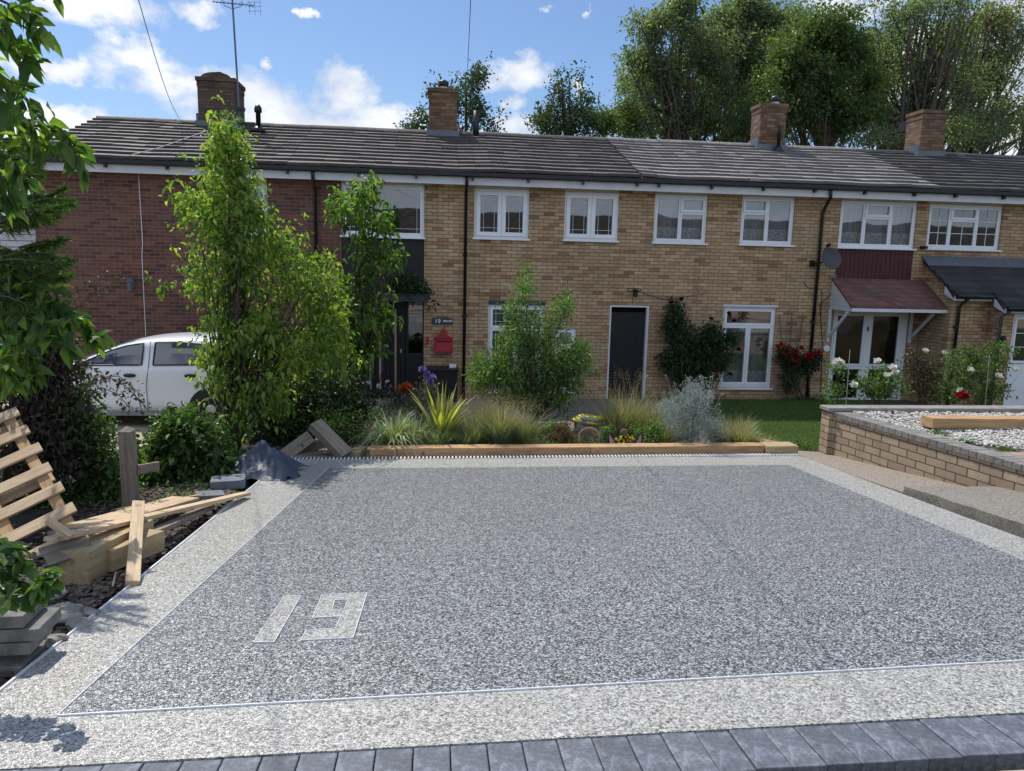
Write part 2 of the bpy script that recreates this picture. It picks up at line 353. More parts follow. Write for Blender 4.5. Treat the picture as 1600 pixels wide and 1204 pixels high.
def blades(c, n, h, spread, wd, lean=.6, tipz=.0, seg=4, rad0=.06, jitter=.3, droop=.5):
    """arching strap leaves from a tuft; c (3,) ; returns V,F"""
    c = np.array(c, float); a = rng.uniform(0, 2*math.pi, n); hh = h*rng.uniform(1-jitter, 1+jitter*.5, n); ln = rng.uniform(.15, 1, n)*lean
    b = c+np.stack([np.cos(a), np.sin(a), 0*a], 1)*(rng.uniform(0, 1, n)**.6*rad0)[:, None]
    a2 = a+rng.normal(0, .35, n); out = np.stack([np.cos(a2), np.sin(a2), 0*a2], 1); sd = np.stack([-np.sin(a2), np.cos(a2), 0*a2], 1)
    tw = rng.uniform(-.9, .9, n)[:, None]; sd = unit(sd+out*tw)
    V = []
    for i in range(seg+1):
        q = i/seg; w = wd*(1-q**2.2)*(.7+.6*min(q*3, 1))*.5
        p = b+out*(hh*ln*(q**1.6)*spread)[:, None]; p[:, 2] += hh*(q-droop*ln*q**2.6)
        V += [p+sd*w, p-sd*w]
    V = np.stack(V, 1); m = 2*(seg+1); o = (np.arange(n)*m)[:, None]
    F = np.concatenate([o+[2*i, 2*i+1, 2*i+3, 2*i+2] for i in range(seg)], 0)
    return V.reshape(-1, 3), F
def joinVF(parts):
    V = []; F = []; o = 0
    for v, f in parts: V.append(v); F.append(f+o); o += len(v)
    return np.concatenate(V), np.concatenate(F)
def plank(name, P, Q, wd, th, mat, label=None, cat='plank', group=None, up=(0, 0, 1), tilt=0, parent=None, bevel=.004):
    P, Q = Vector(P), Vector(Q); d = Q-P; L = d.length; x = d.normalized(); up = Vector(up); y = up.cross(x).normalized(); z = x.cross(y)
    if tilt: q = Matrix.Rotation(tilt, 3, x); y = q @ y; z = q @ z
    mb = MB().box(-L/2, L/2, -wd/2, wd/2, -th/2, th/2); me = bpy.data.meshes.new(name); me.from_pydata(mb.v, [], mb.f); me.update()
    o = finish(name, me, mat, None, bevel=bevel); mm = Matrix((x, y, z)).transposed().to_4x4(); mm.translation = (P+Q)/2
    if parent: mm.translation = mm.translation-wloc(parent); o.parent = parent
    o.matrix_local = mm
    if label and not parent: tag(o, label, cat, group)
    return o

# ------------------------------------------------------------------ materials
BUFF = brick_mat('buff_brick', [(0, (.27, .135, .065)), (.09, (.44, .265, .14)), (.35, (.54, .36, .19)), (.6, (.59, .405, .22)), (.8, (.53, .355, .225)), (.93, (.66, .48, .28)), (1, (.38, .18, .09))], (.12, .08, .055))
RED = brick_mat('red_brick', [(0, (.07, .026, .020)), (.3, (.135, .048, .033)), (.7, (.185, .066, .044)), (1, (.235, .092, .06))], (.25, .18, .145), ms=.011)
CHIM = brick_mat('chimney_brick', [(0, (.10, .05, .025)), (.5, (.20, .105, .05)), (1, (.31, .175, .085))], (.09, .07, .055), stain=.5)
CHIMD = brick_mat('dark_chimney_brick', [(0, (.07, .04, .03)), (.5, (.13, .075, .05)), (1, (.17, .10, .06))], (.06, .05, .045), stain=.5)
WALLB = brick_mat('garden_wall_brick', [(0, (.40, .28, .18)), (.4, (.50, .37, .24)), (.8, (.56, .43, .29)), (1, (.42, .28, .2))], (.10, .075, .055), bh=.098, bw=.235, ms=.014, stain=.3)
def tile_mat(name, a, b, c, moss=.3, w=.33):
    mt, g = newmat(name)
    sp = g.n('ShaderNodeSeparateXYZ', i={0: g.obj}); v = g.n('ShaderNodeCombineXYZ', i={0: sp.outputs[0], 1: g.math('MULTIPLY', sp.outputs[1], 1.0)}).outputs[0]
    br = g.n('ShaderNodeTexBrick', offset=.5, i={'Vector': g.vm('ADD', v, (30, 30.0, 0)), 'Color1': (0, 0, 0, 1), 'Color2': (1, 1, 1, 1), 'Mortar': (.5, .5, .5, 1), 'Scale': 1.0, 'Mortar Size': .009, 'Brick Width': w, 'Row Height': .3})
    col = g.ramp(br.outputs['Color'], [(0, a), (.5, b), (1, c)])
    n1 = g.noise(g.obj, 2.2, 6, .75); n2 = g.noise(g.obj, 22, 4, .7)
    col = g.mix(g.mapr(n2, .5, .68, 0, .6*moss+.1), col, (.045, .043, .038, 1)); col = g.mix(g.mapr(n1, .45, .7, 0, moss), col, (.07, .062, .05, 1))
    n4 = g.noise(g.obj, 38, 2, .5); col = g.mix(g.mapr(n4, .68, .74, 0, moss*1.2), col, (.33, .32, .28, 1))
    col = g.mix(g.math('MULTIPLY', br.outputs['Fac'], .6), col, (.03, .03, .03, 1))
    g.set(g.b, 'Base Color', col); g.set(g.b, 'Roughness', .7); bump(g, g.math('ADD', n2, g.math('MULTIPLY', n1, .5)), .5, .008)
    return mt
TILE_D = tile_mat('dark_roof_tile', (.062, .048, .040), (.09, .071, .060), (.125, .10, .086), .35)
TILE_L = tile_mat('grey_roof_tile', (.22, .195, .18), (.26, .235, .22), (.30, .275, .26), .12)
TILE_R = tile_mat('brown_roof_tile', (.05, .042, .037), (.07, .06, .053), (.095, .082, .073), .35)
TILE_X = tile_mat('black_roof_tile', (.022, .021, .025), (.034, .032, .038), (.046, .044, .051), .12)
REDT = brick_mat('red_clay_tile', [(0, (.12, .045, .04)), (.6, (.19, .065, .055)), (1, (.24, .09, .075))], (.05, .03, .03), bw=.16, bh=.09, ms=.006, stain=.6)
UPVC = M('white_upvc', (.82, .84, .87), .3, .03, 3); WHITE = M('white_paint', (.66, .67, .70), .5, .08, 4); CREAM = M('cream_render', (.55, .50, .40), .8, .12, 3)
BLACK = M('black_plastic', (.010, .010, .011), .4, .2, 5); CHAR = M('charcoal_cladding', (.009, .009, .012), .6, .1, 3); DOORG = M('anthracite_paint', (.006, .0065, .009), .5, .1, 4)
MAROON = wood_mat('maroon_boards', (.04, .006, .008), (.075, .013, .015), .3, 10, .6)
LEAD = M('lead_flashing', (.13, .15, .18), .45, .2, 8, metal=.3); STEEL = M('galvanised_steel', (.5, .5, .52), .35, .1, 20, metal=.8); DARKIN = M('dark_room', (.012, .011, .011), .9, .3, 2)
GLASS = glass_mat('window_glass', .115); GLASSD = glass_mat('obscured_glass', .015, (.10, .11, .12), .10, .2); CARGL = glass_mat('car_glass', .10, (.16, .18, .18), .01, .005)
def curtain_mat():
    mt, g = newmat('net_curtain'); v = g.n('ShaderNodeMapping', i={'Vector': g.obj, 'Scale': (1, 1, .02)}).outputs[0]
    n = g.noise(v, 22, 3, .6); col = g.ramp(n, [(.3, (.24, .25, .28)), (.7, (.55, .57, .60))]); g.set(g.b, 'Base Color', col); g.set(g.b, 'Roughness', .9)
    t = g.n('ShaderNodeBsdfTransparent'); mx = g.n('ShaderNodeMixShader', i={0: .72, 1: t.outputs[0], 2: g.b.outputs[0]}); g.nt.links.new(mx.outputs[0], g.out.inputs[0]); return mt
def lace_mat():
    mt, g = newmat('lace'); d = g.vor(g.obj, 26, 'Distance'); d2 = g.vor(g.obj, 60, 'Distance'); k = g.math('ADD', d, g.math('MULTIPLY', d2, .5))
    g.set(g.b, 'Base Color', (.65, .65, .66, 1)); t = g.n('ShaderNodeBsdfTransparent'); mx = g.n('ShaderNodeMixShader', i={0: g.mapr(k, .35, .75, .1, 1), 1: t.outputs[0], 2: g.b.outputs[0]}); g.nt.links.new(mx.outputs[0], g.out.inputs[0]); return mt
NET = curtain_mat(); LACE = lace_mat(); REDC = M('red_curtain', (.25, .03, .03), .9, .3, 20)
WOODN = wood_mat('new_softwood', (.44, .30, .17), (.62, .46, .29), .5); WOODT = wood_mat('treated_timber', (.30, .215, .11), (.45, .34, .19), .45); WOODS = wood_mat('sleeper_timber', (.30, .17, .08), (.50, .31, .15), .5, 10)
WOODG = wood_mat('weathered_timber', (.13, .10, .075), (.27, .22, .17), .6, 12); WOODP = wood_mat('post_timber', (.10, .075, .055), (.19, .15, .11), .6, 12)
CONC = stone_mat('exposed_aggregate', [(0, (.14, .11, .085)), (.5, (.27, .225, .18)), (1, (.42, .37, .31))], 85, .85, .004, (.25, .21, .16))
CONC2 = stone_mat('weathered_concrete', [(0, (.12, .105, .085)), (.5, (.21, .19, .16)), (1, (.34, .31, .27))], 70, .9, .006, (.33, .31, .27))
RESIN = stone_mat('charcoal_resin_stone', [(0, (.013, .0135, .0145)), (.34, (.040, .042, .045)), (.5, (.118, .122, .13)), (.64, (.275, .28, .292)), (.82, (.48, .487, .50)), (1, (.75, .755, .765))], 120, .32, .0035, (.16, .162, .165))
RESINB = stone_mat('cream_resin_stone', [(0, (.05, .048, .044)), (.22, (.17, .163, .148)), (.42, (.38, .366, .335)), (.8, (.56, .545, .505)), (1, (.80, .785, .745))], 110, .34, .0035, (.41, .40, .38))
GRAVEL = stone_mat('shingle', [(0, (.20, .14, .10)), (.4, (.36, .28, .20)), (.8, (.50, .42, .33)), (1, (.65, .58, .50))], 32, .8, .015, (.4, .32, .24))
SOIL = M('dark_soil', (.045, .034, .026), .95, .5, 9, bmp=1, bs=50); GROUND = M('grass_ground', (.045, .055, .022), .95, .4, 5, bmp=.8, bs=30)
ROADM = M('asphalt', (.06, .06, .06), .9, .2, 20, bmp=.4, bs=120)
BARK = M('bark', (.085, .065, .05), .9, .35, 14, bmp=.8, bs=40); STEMG = M('green_stem', (.10, .12, .045), .7, .3, 20)
SOILG = stone_mat('bed_gravel', [(0, (.05, .042, .035)), (.5, (.13, .115, .10)), (1, (.30, .28, .25))], 45, .85, .01, (.2, .16, .12))
L_PEAR = leaf_mat('pear_leaf', [(.07, .14, .035), (.12, .22, .05), (.20, .32, .065), (.33, .44, .10), (.44, .40, .15)], .56, .36)
L_BIG = leaf_mat('broad_leaf', [(.045, .10, .035), (.08, .155, .042), (.15, .25, .055), (.25, .34, .085)], .58)
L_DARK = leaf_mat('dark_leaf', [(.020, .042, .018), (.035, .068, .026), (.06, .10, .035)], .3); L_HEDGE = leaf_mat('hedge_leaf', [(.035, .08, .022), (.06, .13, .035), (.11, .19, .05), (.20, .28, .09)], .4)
L_PURP = leaf_mat('purple_leaf', [(.045, .025, .03), (.085, .05, .05), (.06, .08, .035), (.17, .13, .12)], .3); L_CON = leaf_mat('conifer_spray', [(.03, .07, .018), (.06, .12, .025), (.14, .22, .04)], .35)
L_TREE = leaf_mat('tree_leaf', [(.09, .125, .085), (.13, .17, .11), (.19, .23, .15), (.28, .315, .21)], .55); L_POP = leaf_mat('poplar_leaf', [(.03, .05, .03), (.05, .08, .045), (.09, .12, .065)], .4); L_TREE2 = leaf_mat('green_tree_leaf', [(.065, .105, .048), (.10, .15, .06), (.16, .22, .09)], .5)
L_TREE3 = leaf_mat('willow_leaf', [(.13, .155, .10), (.19, .215, .135), (.27, .28, .18), (.31, .275, .17)], .55)
L_SHRUB = leaf_mat('shrub_leaf', [(.05, .11, .03), (.09, .17, .045), (.15, .25, .07), (.26, .35, .14)], .45); L_SILV = leaf_mat('silver_leaf', [(.22, .27, .24), (.34, .40, .36), (.48, .53, .48)], .15)
L_GRASS = leaf_mat('tuft_grass', [(.11, .15, .07), (.18, .23, .11), (.30, .31, .18), (.42, .38, .26)], .35); L_BLUE = leaf_mat('blue_grass', [(.08, .14, .08), (.15, .22, .13), (.25, .32, .21)], .3)
L_VAR = leaf_mat('variegated_strap', [(.16, .24, .14), (.38, .46, .30), (.55, .60, .42)], .35); L_YEL = leaf_mat('yellow_strap', [(.16, .22, .05), (.48, .46, .10), (.70, .66, .22)], .4)
L_STRAW = leaf_mat('straw_seedhead', [(.22, .17, .10), (.36, .29, .19), (.48, .40, .29)], .35); L_LAWN = leaf_mat('lawn_blade', [(.06, .135, .025), (.09, .185, .035), (.15, .24, .05)], .4)
F_RED = leaf_mat('red_petal', [(.30, .008, .015), (.45, .02, .03), (.55, .04, .05)], .25); F_WHITE = leaf_mat('white_petal', [(.75, .72, .62), (.85, .84, .78)], .3); F_LILAC = leaf_mat('lilac_petal', [(.25, .16, .50), (.45, .32, .72)], .35)
F_ORANGE = leaf_mat('orange_petal', [(.50, .07, .02), (.65, .15, .04)], .3); F_YEL = leaf_mat('yellow_petal', [(.70, .55, .04), (.85, .75, .10)], .3)

# ------------------------------------------------------------------ setting
ys = [-120, -40, 0, 9.3, 13, 16, 30, 200]
mb = MB()
for i in range(len(ys)-1):
    for xa, xb in ((-150, -20), (-20, 20), (20, 150)): mb.quad((xa, ys[i], gz(ys[i])-.07), (xb, ys[i], gz(ys[i])-.07), (xb, ys[i+1], gz(ys[i+1])-.07), (xa, ys[i+1], gz(ys[i+1])-.07))
struct('ground', mb, GROUND)
def sheet(name, pts, mat, h=0.0, skirt=.12, split=9.3):
    """a paved sheet following the slope, with a real edge"""
    top = [Vector((p[0], p[1], gz(p[1])+h)) for p in pts]; mb = MB()
    mb.prism([tuple(p-Vector((0, 0, skirt))) for p in top], (0, 0, skirt)); return struct(name, mb, mat)
sheet('road', [(-60, -9), (60, -9), (60, 0), (-60, 0)], ROADM, -.05)
sheet('pavement', [(-30, .05), (30, .05), (30, 2.415), (-30, 2.30)], M('tan_pavement', (.36, .30, .23), .9, .2, 12, bmp=.4), -.004)
sheet('soil', [(-4.2, 2.35), (-1.93, 2.35), (-1.86, 9.3), (-4.2, 9.3)], SOIL, -.045)
sheet('soil_bed', [(-6.5, 9.32), (-1.95, 9.32), (-1.95, 12.0), (-6.5, 11.4)], SOIL, -.045)
sheet('gravel_drive', [(-14, 10.2), (-3.0, 10.2), (-2.6, 12.99), (-14, 12.99)], GRAVEL, -.03)
sheet('gravel_drive', [(-14, 13.0), (-2.6, 13.0), (-2.6, 16.0), (-14, 16.0)], GRAVEL, -.03)
sheet('path', [(-1.92, 9.42), (-.75, 9.42), (-.60, 12.99), (-1.85, 12.99)], CONC, -.01)
sheet('path', [(-2.4, 13.0), (1.4, 13.0), (1.4, 15.98), (-2.4, 15.98)], CONC, -.01)
sheet('planting_bed', [(-.74, 9.44), (5.0, 9.58), (4.6, 12.99), (-.59, 12.99)], SOILG, .01)
sheet('lawn_soil', [(4.62, 10.15), (5.5, 9.8), (5.5, 12.99), (4.2, 12.99)], GROUND, 0); sheet('lawn_soil', [(5.5, 9.85), (11, 9.85), (11, 12.99), (5.5, 12.99)], GROUND, 0); sheet('lawn_soil', [(5.2, 13.0), (11, 13.0), (11, 15.98), (5.2, 15.98)], GROUND, 0); sheet('planting_bed', [(1.41, 13.0), (5.19, 13.0), (5.19, 15.98), (1.41, 15.98)], SOILG, 0)
sheet('concrete_path', [(5.02, 7.12), (6.2, 7.12), (5.55, 9.62), (5.5, 9.9), (4.6, 10.2), (5.02, 9.4)], CONC, 0)
# the resin driveway: dark field, pale border, aluminium trims, inlaid number
FL, BL, BR, FR = (-1.92, 2.642), (-1.83, 9.28), (5.0, 9.42), (4.72, 2.765)
iFL, iBL, iBR, iFR = (-1.55, 3.02), (-1.22, 8.64), (4.50, 8.72), (4.28, 3.25)
def P3(p, h): return (p[0], p[1], gz(p[1])+h)
dz = .02
mb = MB()
mb.prism([P3(p, dz-.16) for p in (FL, FR, BR, BL)], (0, 0, .16)); struct('driveway_border', mb, RESINB)
mb = MB(); mb.quad(*[P3(p, dz+.004) for p in (iFL, iFR, iBR, iBL)]); struct('driveway', mb, RESIN)
TRIM = M('aluminium_trim', (.80, .81, .82), .35, .05, 8, metal=.1)
def strip(a, b, wd, h, mat, name='edging_trim', label=None):
    a, b = Vector(P3(a, h)), Vector(P3(b, h)); d = (b-a).normalized(); s = Vector((d.y, -d.x, 0)).normalized()*wd/2
    mb = MB(); mb.hexa([a-s-Vector((0, 0, .02)), a+s-Vector((0, 0, .02)), b+s-Vector((0, 0, .02)), b-s-Vector((0, 0, .02)), a-s, a+s, b+s, b-s]); return mb
for (a, b, wd, lb) in ((iFL, iFR, .0055, 'thin silver trim line between the front pale border and the dark driveway'), (iFL, iBL, .004, 'thin silver trim line between left pale border and dark driveway'), (FL, BL, .012, 'silver edging strip on the outer left side of the driveway')):
    tag(strip(a, b, wd, dz+.009, TRIM).build('edging_trim', TRIM), lb, 'edging')
one = [(-.925, 3.74), (-.82, 3.74), (-.80, 4.42), (-.90, 4.42)]
nine = [(-.675, 4.43), (-.40, 4.44), (-.415, 3.765), (-.685, 3.75), (-.68, 3.875), (-.525, 3.895), (-.515, 4.07), (-.675, 4.06)]
one, nine = [(a*.988, b*.988) for a, b in one], [(a*.988, b*.988) for a, b in nine]; mb = MB(); z = dz+.008
mb.poly([P3(p, z) for p in one])
A, B_, C_, D_, E_, F_, G_, H_ = nine; h0, h1, h2, h3 = (-.578, 4.283), (-.499, 4.288), (-.504, 4.125), (-.573, 4.12)
for q in ((H_, h3, h0, A), (A, h0, h1, B_), (h1, h2, G_, B_), (h3, H_, G_, h2), (G_, F_, C_, B_), (F_, E_, D_, C_)): mb.poly([P3(p, z) for p in q])
num = tag(mb.build('house_number_inlay', RESINB), 'pale stone number 19 inlaid in the dark driveway', 'number marking')
mb = MB()
for poly in (one, nine, [h0, h1, h2, h3]):
    for i in range(len(poly)):
        q = strip(poly[i], poly[(i+1) % len(poly)], .0035, dz+.012, TRIM); mb.add(q.v, q.f)
mb.build('trim', TRIM, num)
# block paving course, every block its own
PAVE = []
for k in range(3):
    mt, g = newmat('charcoal_block'); c = [(.125, .14, .168), (.145, .16, .188), (.112, .124, .145)][k]
    n1 = g.noise(g.obj, 9, 6, .7); n2 = g.noise(g.obj, 60, 3, .7); oi = g.n('ShaderNodeObjectInfo').outputs['Random']
    col = g.ramp(n1, [(.32, tuple(q*.75 for q in c)), (.5, c), (.64, tuple(q*2.1 for q in c))]); col = g.mix(g.mapr(n2, .3, .6, .5, 0), col, (.03, .03, .035, 1))
    g.set(g.b, 'Base Color', col); g.set(g.b, 'Roughness', .6); bump(g, g.math('ADD', n2, n1), .6, .004); PAVE.append(mt)
x = -2.2; i = 0
while x < 5.6:
    wdt = .143+random.uniform(-.003, .003); f = (2.72-.018, 2.705)[0]
    y1 = 2.661+.0185*(x+.66); y0 = y1-.275; mb = MB(); hh = .017+random.uniform(-.0025, .0025)
    mb.hexa([(x, y0, gz(y0)-.08), (x+wdt-.004, y0, gz(y0)-.08), (x+wdt-.004, y1, gz(y1)-.08), (x, y1, gz(y1)-.08), (x, y0, gz(y0)+hh), (x+wdt-.004, y0, gz(y0)+hh), (x+wdt-.004, y1, gz(y1)+hh), (x, y1, gz(y1)+hh)])
    b = mb.build('paving_block', PAVE[i % 3] if random.random() < .7 else PAVE[0], bevel=.005, loc=(x, y0, gz(y0)))
    tag(b, 'charcoal paving block in the front edging course', 'paving block', 'charcoal blocks edging the driveway'); x += wdt; i += 1
# drainage channel
o = E('drainage_channel', (1.5, 9.36, gz(9.36)), 'slotted drain channel along the far end of the driveway', 'drain')
mb = MB(); zb = gz(9.3)
def yb(x): return 9.285+.14*(x+1.84)/6.84
mb.hexa([(-1.84, yb(-1.84), zb-.1), (5., yb(5), zb-.1), (5., yb(5)+.11, zb-.1), (-1.84, yb(-1.84)+.11, zb-.1), (-1.84, yb(-1.84), zb+.018), (5., yb(5), zb+.018), (5., yb(5)+.11, zb+.018), (-1.84, yb(-1.84)+.11, zb+.018)])
mb.build('channel', BLACK, o); mb = MB(); x = -1.82
while x < 4.97: y = yb(x); mb.box(x, x+.022, y-.05, y+.05, zb+.019, zb+.034); x += .047
mb.build('grating', M('pale_grating', (.62, .63, .64), .4, .05, 5), o)

# ------------------------------------------------------------------ houses
YF = 16.0; ZT = 3.42; ZB = -1.32
def op(u0, v0, u1, v1, Y=YF):
    vm = (v0+v1)/2; um = (u0+u1)/2
    return [onY(u0, vm, Y).x, onY(u1, vm, Y).x, onY(um, v1, Y).z, onY(um, v0, Y).z]   # x0 x1 z0 z1
def wall_grid(mb, x0, x1, z0, z1, ops, y=YF, dep=.16):
    xs = sorted({x0, x1, *[o[0] for o in ops], *[o[1] for o in ops]}); zs = sorted({z0, z1, *[o[2] for o in ops], *[o[3] for o in ops]})
    ins = lambda a, b: any(o[0] < a < o[1] and o[2] < b < o[3] for o in ops)
    for i in range(len(xs)-1):
        for j in range(len(zs)-1):
            if not ins((xs[i]+xs[i+1])/2, (zs[j]+zs[j+1])/2): mb.quad((xs[i], y, zs[j]), (xs[i+1], y, zs[j]), (xs[i+1], y, zs[j+1]), (xs[i], y, zs[j+1]))
    for a, b, c, d in ops:
        for q in (((a, y, c), (a, y, d), (a, y+dep, d), (a, y+dep, c)), ((b, y, c), (b, y+dep, c), (b, y+dep, d), (b, y, d)), ((a, y, c), (a, y+dep, c), (b, y+dep, c), (b, y, c)), ((a, y, d), (b, y, d), (b, y+dep, d), (a, y+dep, d))): mb.quad(*q)
def frame_boxes(mb, x0, x1, z0, z1, t, ya, yb_):
    mb.box(x0, x0+t, ya, yb_, z0, z1); mb.box(x1-t, x1, ya, yb_, z0, z1); mb.box(x0+t, x1-t, ya, yb_, z0, z0+t); mb.box(x0+t, x1-t, ya, yb_, z1-t, z1)
def window(par, o, cells, y=YF, bars=None, curtain='net', sill=True, fm=None, gm=None, name='window', sashes=None, t=.045, label=None, st=.055, deep=True):
    fm = fm or UPVC; gm = gm or GLASS; x0, x1, z0, z1 = o; mb = MB(); ya = y+.035
    frame_boxes(mb, x0, x1, z0, z1, t, ya+.012, ya+.075)
    W_ = x1-x0-2*t; H_ = z1-z0-2*t; gl = MB(); gb = MB(); cu = MB(); la = MB(); sm = MB()
    for k, c in enumerate(cells):
        a, b = x0+t+c[0]*W_, x0+t+c[1]*W_; d, e = z0+t+c[2]*H_, z0+t+c[3]*H_
        pr = .016 if (sashes is None or k in sashes) else 0
        s = st if pr or sashes is None else .04
        frame_boxes(sm, a+.002, b-.002, d+.002, e-.002, s, ya+.0115-pr, ya+.06); g0, g1, g2, g3 = a+s, b-s, d+s, e-s
        gl.quad((g0, ya+.035, g2), (g1, ya+.035, g2), (g1, ya+.035, g3), (g0, ya+.035, g3))
        if bars == 'lead':
            for q in (g0+.07, g1-.07): gb.box(q-.004, q+.004, ya+.026, ya+.033, g2, g3)
            for q in (g2+.09, g3-.09): gb.box(g0, g1, ya+.0255, ya+.0325, q-.004, q+.004)
        elif isinstance(bars, dict) and k in bars:
            nx, nz = bars[k]
            for q in range(1, nx): xx = g0+(g1-g0)*q/nx; gb.box(xx-.008, xx+.008, ya+.026, ya+.033, g2, g3)
            for q in range(1, nz): zz = g2+(g3-g2)*q/nz; gb.box(g0, g1, ya+.0255, ya+.0325, zz-.008, zz+.008)
        if curtain:
            n = max(8, int((g1-g0)/.02)); 
            pts = [(a+(b-a)*q/n, y+.20+.012*math.sin(q*1.3)+.006*math.sin(q*3.1+k)) for q in range(n+1)]
            for q in range(n):
                cu.quad((*pts[q], d), (*pts[q+1], d), (*pts[q+1], e), (*pts[q], e))
                if curtain == 'lace' and c[2] < .1: la.quad((pts[q][0], pts[q][1]-.015, d), (pts[q+1][0], pts[q+1][1]-.015, d), (pts[q+1][0], pts[q+1][1]-.015, d+.30), (pts[q][0], pts[q][1]-.015, d+.30))
    mb.add(sm.v, sm.f)
    f = mb.build(name, fm, par, bevel=.004, label=label)
    gl.build('pane', gm, f)
    if gb.v: gb.build('glazing_bar', WHITE, f)
    if cu.v: cu.build('curtain', NET, f)
    if la.v: la.build('lace_trim', LACE, f)
    if sill: MB().box(x0-.03, x1+.03, y-.055, ya+.07, z0-.035, z0-.001).build('sill', fm, f, bevel=.004)
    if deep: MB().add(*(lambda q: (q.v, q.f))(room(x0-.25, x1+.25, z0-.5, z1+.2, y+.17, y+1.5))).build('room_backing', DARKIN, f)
    return f
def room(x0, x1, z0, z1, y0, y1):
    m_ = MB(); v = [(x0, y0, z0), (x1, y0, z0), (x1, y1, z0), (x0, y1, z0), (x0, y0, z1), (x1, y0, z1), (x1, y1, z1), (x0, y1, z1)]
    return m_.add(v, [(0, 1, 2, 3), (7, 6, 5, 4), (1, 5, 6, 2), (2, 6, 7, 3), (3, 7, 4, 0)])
RY0, RZ0, RY1, RZ1, NC = 15.60, 3.585, 19.2, 4.935, 12
def rz(y): return RZ0+(RZ1-RZ0)*(y-RY0)/(RY1-RY0)
def roof_mesh(x0, x1, wob=.012, lift=0.0, seed=0):
    mb = MB(); n = max(4, int((x1-x0)/.33)); xs = np.linspace(x0, x1, n+1); r = np.random.default_rng(seed)
    sag = np.interp(xs, np.linspace(x0, x1, 9), r.normal(0, wob, 9)); st = (RY1-RY0)/NC
    for c in range(NC):
        a = RY0+st*c; b = a+st+(.04 if c < NC-1 else 0); ja = r.normal(0, .004, n); o = len(mb.v)
        for i in range(n):
            za0 = rz(a)+.066+sag[i]+ja[i]+lift; za1 = rz(a)+.066+sag[i+1]+ja[i]+lift; zb0 = rz(b)+.012+sag[i]+lift; zb1 = rz(b)+.012+sag[i+1]+lift
            xa, xb = xs[i]+.0015, xs[i+1]-.0015; aa = a+r.normal(0, .004)
            mb.add([(xa, aa, za0), (xb, aa, za1), (xb, b, zb1), (xa, b, zb0), (xa, aa, za0-.058), (xb, aa, za1-.058)], [(0, 1, 2, 3), (4, 5, 1, 0)])
    # underlay and rear slope
    y2 = 2*RY1-RY0
    mb.quad((x0, RY0+.03, rz(RY0)-.01+lift), (x1, RY0+.03, rz(RY0)-.01+lift), (x1, RY1, RZ1-.02+lift), (x0, RY1, RZ1-.02+lift)); mb.quad((x0, RY1, RZ1+.01+lift), (x1, RY1, RZ1+.01+lift), (x1, y2, RZ0+lift), (x0, y2, RZ0+lift))
    return mb, sag, xs
def ridge(x0, x1, sag, xs, lift=0.0):
    mb = MB(); x = x0
    while x < x1-.01:
        e = min(x+.45, x1); s = float(np.interp((x+e)/2, xs, sag)); z = RZ1-.045+s+lift
        pts = [(RY1+.13*math.cos(t), z+.105*math.sin(t)) for t in np.linspace(0, math.pi, 8)]; o = len(mb.v)
        for (yy, zz) in pts: mb.v += [(x+.004, yy, zz), (e-.004, yy, zz)]
        for i in range(7): mb.f.append((o+2*i, o+2*i+1, o+2*i+3, o+2*i+2))
        mb.f.append(tuple(o+2*i for i in range(8))); mb.f.append(tuple(o+2*i+1 for i in range(7, -1, -1)))
        x = e
    return mb
def chimney(par, x0, x1, y0, y1, ztop, mat, flare=True, dome=False, pot=None, pots=0, zb_=4.3):
    mb = MB().box(x0, x1, y0, y1, zb_, ztop-.22)
    c = mb.build('chimney', mat, par)
    MB().box(x0-.012, x1+.012, y0-.012, y1+.012, ztop-.22, ztop-.09).box(x0-.035, x1+.035, y0-.035, y1+.035, ztop-.09, ztop).build('chimney_cap', mat, c, bevel=.006)
    MB().box(x0-.06, x1+.06, y0-.05, y0-.006, zb_, rz(y0)+.15).box(x0-.05, x0-.004, y0-.006, RY1+.1, zb_, RZ1+.13).box(x1+.004, x1+.05, y0-.006, RY1+.1, zb_, RZ1+.13).build('flashing', LEAD, c)
    if dome:
        m2 = MB(); xm = (x0+x1)/2; hw = (x1-x0)/2; pts = [(xm+hw*.82*math.cos(t), y0+.02, ztop-.01+.13*math.sin(t)) for t in np.linspace(0, math.pi, 13)]
        m2.prism(pts, (0, y1-y0-.04, 0)); m2.build('arched_cowl', mat, c)
        MB().lathe((xm-.03, (y0+y1)/2, ztop+.10), [(.07, 0), (.075, .11), (.05, .12)], 12).build('chimney_pot', CHIMD, c)
    if pot:
        for px_ in pot:
            MB().lathe((px_, (y0+y1)/2, ztop), [(.17, -.005), (.12, .04), (.10, .05), (.10, .10)], 14).build('chimney_pot', CREAM, c, smooth=True)
            MB().lathe((px_, (y0+y1)/2, ztop+.10), [(.12, 0), (.13, .05), (.125, .11), (.06, .15), (.03, .16)], 14).build('chimney_cowl', BLACK, c, smooth=True)
    return c
def pipe(par, pts, r=.034, brackets=True, mat=None, name='downpipe'):
    p = MB().tube(pts, r, 10).build(name, mat or BLACK, par, smooth=True)
    if brackets:
        mb = MB(); zs = [q[2] for q in pts]; x, y = pts[-1][0], pts[-1][1]; z = min(zs)+.5
        while z < pts[-2][2]: MB().lathe((x, y, z), [(r+.009, 0), (r+.009, .05)], 12).box(x-.06, x+.06, y+r-.01, y+r+.02, z+.01, z+.04).build('pipe_bracket', mat or BLACK, p); z += 1.3
    return p
XA = onY(58, 400).x; XB = onY(533, 330).x; XC = 4.31; XD = 11.02; XE = 19.0
SH = .10
HS = {}
